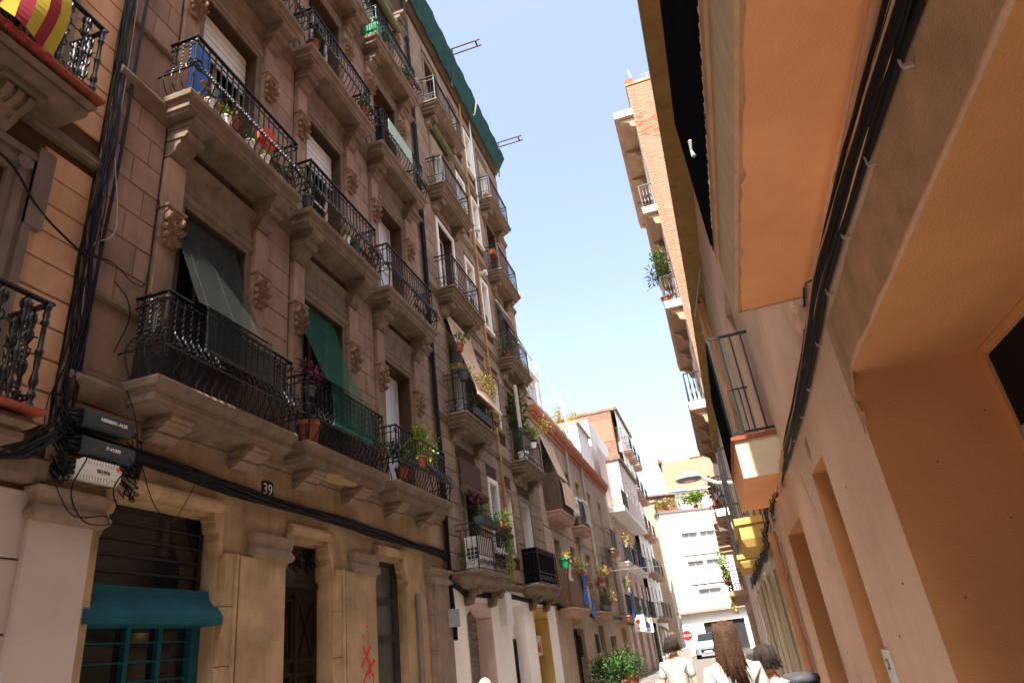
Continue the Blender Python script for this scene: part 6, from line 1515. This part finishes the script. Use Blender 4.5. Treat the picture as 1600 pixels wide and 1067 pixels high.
# parked car facing us
def car():
    t = thing('parked_car', 'silver blue car standing at the crossing beyond the bollards', 'car', (-2.1, 53, 0)); cx = -2.1
    rings = []
    prof = [(50.6, .62, .72), (50.75, .78, .92), (51.6, .84, 1.0), (52.3, .86, 1.05), (54.6, .86, 1.05), (54.9, .8, .95)]
    b = MB(); n = 0
    for y, hw, zt in prof:
        b.v += [(cx-hw, y, .25), (cx-hw-.02, y, .6), (cx-hw+.06, y, zt-.06), (cx-hw+.14, y, zt), (cx+hw-.14, y, zt), (cx+hw-.06, y, zt-.06), (cx+hw+.02, y, .6), (cx+hw, y, .25)]
    for i in range(len(prof)-1):
        for k in range(8): q = (k+1) % 8; b.face([i*8+k, i*8+q, (i+1)*8+q, (i+1)*8+k])
    b.face(list(range(8))); b.face([len(b.v)-8+k for k in range(8)][::-1])
    b.ext([(51.65, 1.0), (52.45, 1.48), (54.0, 1.5), (54.8, 1.0)], cx-.66, cx+.66, 'x'); body = b.build('body', 'car_silver', t)
    b = MB(); b.poly([(cx-.6, 51.72, 1.06), (cx+.6, 51.72, 1.06), (cx+.54, 52.42, 1.475), (cx-.54, 52.42, 1.475)]); b.v = [(x, y-.02, z+.02) for x, y, z in b.v]; b.build('windscreen', 'glass_dark', t)
    for s in (-1, 1):
        MB().ext([(52.0, 1.06), (52.5, 1.42), (53.9, 1.43), (54.4, 1.06)], cx+s*.66, cx+s*.672, 'x').build('side_window', 'glass_dark', t)
        MB().ball((cx+s*.6, 50.68, .64), .13, 8, 6, (1.1, .6, .7)).build('headlight', 'plastic_white', t)
        MB().box(cx+s*.9-.09, cx+s*.9+.09, 52.0, 52.12, .95, 1.08).build('mirror', 'car_silver', t)
        for y in (51.4, 54.0):
            w_ = MB().lathe([(.18, -.1), (.31, -.1), (.32, -.05), (.32, .05), (.31, .1), (.18, .1)], (cx+s*.76, y, .32), 16, 'x').build('wheel', 'rubber', t); MB().lathe([(.02, -.112), (.18, -.11), (.18, .11), (.02, .112)], (cx+s*.76, y, .32), 12, 'x').build('rim', 'pipe_grey', w_)
    MB().box(cx-.45, cx+.45, 50.57, 50.62, .38, .55).build('grille', 'rubber', t); MB().box(cx-.26, cx+.26, 50.55, 50.575, .34, .45).build('number_plate', 'plastic_white', t)
car()
# round topped bin with scrawls by the right wall
t = thing('street_bin', 'dark blue street bin covered in pale scrawls with a grey domed lid', 'bin', (.45, 7.5, 0))
b = MB(); b.lathe([(.13, 0), (.17, .05), (.175, 1.075)], (.45, 7.5, 0), 20); b.build('drum', 'bin_navy', t, smooth=True)
b = MB(); b.lathe([(.182, 1.07), (.19, 1.085), (.185, 1.12), (.12, 1.15), (.02, 1.16)], (.45, 7.5, 0), 20); b.build('lid', 'bin_grey', t, smooth=True)
b = MB(); rr = random.Random(4)
for k in range(26):
    a = rr.uniform(math.pi*.95, math.pi*2.05); zz = rr.uniform(.45, 1.0); r = .178; pts = []
    for q in range(5): pts.append((.45+r*math.cos(a), 7.5+r*math.sin(a), zz)); a += rr.uniform(-.22, .22); zz += rr.uniform(-.08, .08)
    b.tube(pts, .007, 4)
b.build('scrawl', 'ink_white', t)
lettering(t, 'ROK', .08, (.44, 7.318, 1.035), 'ink_white', (math.pi/2, 0, 0))

def head_mesh(cz, n=18, m=14, h=.115):
    """head facing -y: skull, brow, nose, lips, chin"""
    b = MB(); V = []
    for i in range(m+1):
        th = math.pi*i/m
        for k in range(n):
            ph = 2*math.pi*k/n
            x = math.sin(th)*math.sin(ph); y = -math.sin(th)*math.cos(ph); z = -math.cos(th)
            jaw = max(0, -z); wx = .078*(1-.28*jaw); wy = .098*(1-.12*jaw) + (.012 if y > 0 and z > 0 else 0)
            p = Vector((x*wx, y*wy, z*h))
            if y < -.3 and abs(x) < .5:
                f = math.exp(-(x/.16)**2)
                p.y -= .024*f*math.exp(-((z+.12)/.14)**2)           # nose
                p.y -= .008*f*math.exp(-((z+.46)/.10)**2)           # lips
                p.y += .010*math.exp(-((abs(x)-.33)/.14)**2)*math.exp(-((z-.08)/.12)**2)  # eye sockets
                p.y -= .012*math.exp(-(x/.3)**2)*math.exp(-((z+.8)/.18)**2)  # chin
            V.append((p.x, p.y, p.z+cz))
    b.v = V
    for i in range(m):
        for k in range(n): q = (k+1) % n; b.face([i*n+k, i*n+q, (i+1)*n+q, (i+1)*n+k])
    for s in (-1, 1): b.ball((s*.077, .01, cz-.01), .03, 7, 5, (.35, .7, 1.1))
    return b
def skin_mesh(joints, edges, root=0, sub=1):
    me = bpy.data.meshes.new('body'); me.from_pydata([j[0] for j in joints], edges, []); o = bpy.data.objects.new('tmp', me); COL.objects.link(o)
    md = o.modifiers.new('s', 'SKIN'); 
    for i, j in enumerate(joints): v = me.skin_vertices[0].data[i]; v.radius = j[1]; v.use_root = (i == root)
    ss = o.modifiers.new('u', 'SUBSURF'); ss.levels = sub; ss.render_levels = sub
    dg = bpy.context.evaluated_depsgraph_get(); r = bpy.data.meshes.new_from_object(o.evaluated_get(dg)); bpy.data.objects.remove(o)
    return r
def person(label, x, y, H, rz, hair, top, legs, long_hair, step=.18, turn=0.0):
    t = thing('person', label, 'person', (x, y, 0)); s = H/1.7
    J = [((0, 0, .95), (.15, .11)), ((0, 0, 1.12), (.13, .10)), ((0, 0, 1.30), (.155, .11)), ((0, 0, 1.41), (.10, .08)), ((0, -.005, 1.49), (.052, .052)), ((0, -.01, 1.56), (.05, .05)),
         ((.165, 0, 1.385), (.06, .055)), ((.225, .03, 1.12), (.045, .042)), ((.235, -.06, .90), (.033, .03)), ((-.165, 0, 1.385), (.06, .055)), ((-.225, -.01, 1.12), (.045, .042)), ((-.235, -.12, .92), (.033, .03)),
         ((.095, 0, .88), (.095, .09)), ((.10, -step*.6, .50), (.06, .06)), ((.10, -step, .09), (.042, .042)), ((.11, -step-.16, .04), (.04, .03)),
         ((-.095, 0, .88), (.095, .09)), ((-.10, step*.3, .50), (.06, .06)), ((-.10, step, .10), (.042, .042)), ((-.11, step-.15, .04), (.04, .03))]
    E = [(0, 1), (1, 2), (2, 3), (3, 4), (4, 5), (3, 6), (6, 7), (7, 8), (3, 9), (9, 10), (10, 11), (0, 12), (12, 13), (13, 14), (14, 15), (0, 16), (16, 17), (17, 18), (18, 19)]
    for sgn, w_ in ((1, 8), (-1, 11)):          # hands: palm, four fingers and a thumb
        c = Vector(J[w_][0]); k0 = len(J); J.append(((c.x, c.y-.02, c.z-.07), (.032, .018))); E.append((w_, k0))
        for f in range(4):
            q = len(J); yy = c.y-.05+.02*f; J.append(((c.x, yy, c.z-.12), (.009, .009))); J.append(((c.x-sgn*.015, yy, c.z-.16+.006*abs(f-1)), (.008, .008))); E += [(k0, q), (q, q+1)]
        q = len(J); J.append(((c.x-sgn*.02, c.y-.06, c.z-.09), (.010, .010))); E.append((k0, q))
    me = skin_mesh(J, E, 0)
    bm = bmesh.new(); bm.from_mesh(me); hb = head_mesh(1.60); tm = bpy.data.meshes.new('h'); tm.from_pydata(hb.v, [], hb.f); bm.from_mesh(tm); bm.to_mesh(me); bm.free()
    me.materials.clear(); me.materials.append(M['skin']); me.polygons.foreach_set('use_smooth', [True]*len(me.polygons))
    S = Matrix.Scale(s, 4)
    def add(name, mesh, m):
        o = bpy.data.objects.new(name, mesh); COL.objects.link(o); o.parent = t; o.scale = (s, s, s)
        if m: mesh.materials.clear(); mesh.materials.append(M[m])
        mesh.polygons.foreach_set('use_smooth', [True]*len(mesh.polygons)); return o
    add('body', me, None)
    g = .014
    T = [(J[i][0], (J[i][1][0]+g, J[i][1][1]+g)) for i in (0, 1, 2, 3)]+[(J[6][0], (.075, .068)), ((.205, .02, 1.20), (.066, .06)), (J[9][0], (.075, .068)), ((-.205, 0, 1.20), (.066, .06))]
    add('shirt', skin_mesh(T, [(0, 1), (1, 2), (2, 3), (3, 4), (4, 5), (3, 6), (6, 7)], 0), top)
    Lg = [((0, 0, 1.0), (.155, .115)), ((0, 0, .93), (.16, .12))]+[(J[i][0], (J[i][1][0]+.018, J[i][1][1]+.018)) for i in (12, 13)]+[((.10, -step, .14), (.065, .065))]+[(J[i][0], (J[i][1][0]+.018, J[i][1][1]+.018)) for i in (16, 17)]+[((-.10, step, .15), (.065, .065))]
    add('trousers', skin_mesh(Lg, [(0, 1), (1, 2), (2, 3), (3, 4), (1, 5), (5, 6), (6, 7)], 0), legs)
    sh = MB()
    for a, b_ in ((14, 15), (18, 19)): p, q = Vector(J[a][0]), Vector(J[b_][0]); sh.tube([p+Vector((0, .06, -.04)), p+Vector((0, 0, -.03)), q+Vector((0, -.02, 0))], .05, 8, rs=[.045, .055, .04])
    add('shoes', sh.mesh('shoes', 'cloth_black'), None)
    ey = MB()
    for sx in (-1, 1): ey.ball((sx*.029, -.0795, 1.609), .011, 8, 6, (1.3, .7, .75)); ey.tube([(sx*.016, -.090, 1.628), (sx*.030, -.091, 1.633), (sx*.046, -.080, 1.628)], .004, 4)
    add('eyes', ey.mesh('eyes', 'hair_dark'), None)
    mo = MB(); mo.tube([(-.022, -.090, 1.545), (-.008, -.098, 1.548), (.008, -.098, 1.548), (.022, -.090, 1.545)], .005, 5, rs=[.002, .005, .005, .002]); add('lips', mo.mesh('lips', 'lips'), None)
    if hair:
        hr = MB(); rr = random.Random(int(abs(x)*100)); NK = 20
        for i in range(11):
            u = i/10
            for k in range(NK):
                ph = 2*math.pi*k/NK; fr = math.cos(ph)                    # fr = 1 at the face
                u_ = min(1, max(0, (.75-fr)/1.2)); u_ = u_*u_*(3-2*u_); low = math.pi*(.37+.30*u_)   # hairline: high over the brow, low at the nape
                th = u*low; wv = 1+.03*math.sin(ph*7+i)
                hr.v.append((math.sin(th)*math.sin(ph)*.089*wv, .006-math.sin(th)*fr*.110*wv, 1.607+math.cos(th)*.126))
        for i in range(10):
            for k in range(NK): q = (k+1) % NK; hr.face([i*NK+k, i*NK+q, (i+1)*NK+q, (i+1)*NK+k])
        L = .34 if long_hair else .03
        for k in range(520 if long_hair else 260):
            an = rr.uniform(math.pi*.36, math.pi*1.64); x0 = .086*math.sin(an); y0_ = .006-.104*math.cos(an); zt = 1.62+rr.uniform(-.02, .05); l = L*rr.uniform(.7, 1.1)
            hr.tube([(x0*.85, y0_*.85, zt+.05), (x0*1.04, y0_*1.03, zt-.02), (x0*1.10+rr.uniform(-.01, .01), y0_*1.05, zt-.04-l*.5), (x0*1.12+rr.uniform(-.045, .045), y0_+rr.uniform(-.03, .03), zt-.05-l)], .005, 4, rs=[.005, .005, .004, .0015])
        add('hair', hr.mesh('hair', hair), None)
    t.rotation_euler = (0, 0, rz)
    return t
person('person in a white top with short dark hair walking on the left of the street', -.80, 9.2, 1.58, 2.9, 'hair_dark', 'cloth_white', 'denim', False)
person('person with long auburn hair and a white top in the middle of the street', -.09, 5.5, 1.63, 3.35, 'hair_auburn', 'cloth_white', 'denim', True)
person('person with dark hair and a dark top close to the right hand wall', .16, 5.75, 1.44, 2.6, 'hair_dark', 'cloth_black', 'denim', False)
person('person with cropped hair walking by the left hand pavement', -3.05, 8.6, 1.405, -.8, None, 'cloth_red', 'denim', False)
# a few dust-dull ventilation and lamp fittings on facades
b = MB(); b.box(XW, XW+.10, 23.5, 23.62, 1.35, 2.0); b.box(XW+.1, XW+.13, 23.52, 23.6, 1.4, 1.95); tag(b.build('wall_lamp', 'metal_dark'), 'dark box wall lamp left of the tan house door', 'lamp')
b = MB(); b.box(XW, XW+.10, 26.6, 26.72, 1.35, 2.0); b.box(XW+.1, XW+.13, 26.62, 26.7, 1.4, 1.95); tag(b.build('wall_lamp', 'metal_dark'), 'dark box wall lamp right of the tan house door', 'lamp')
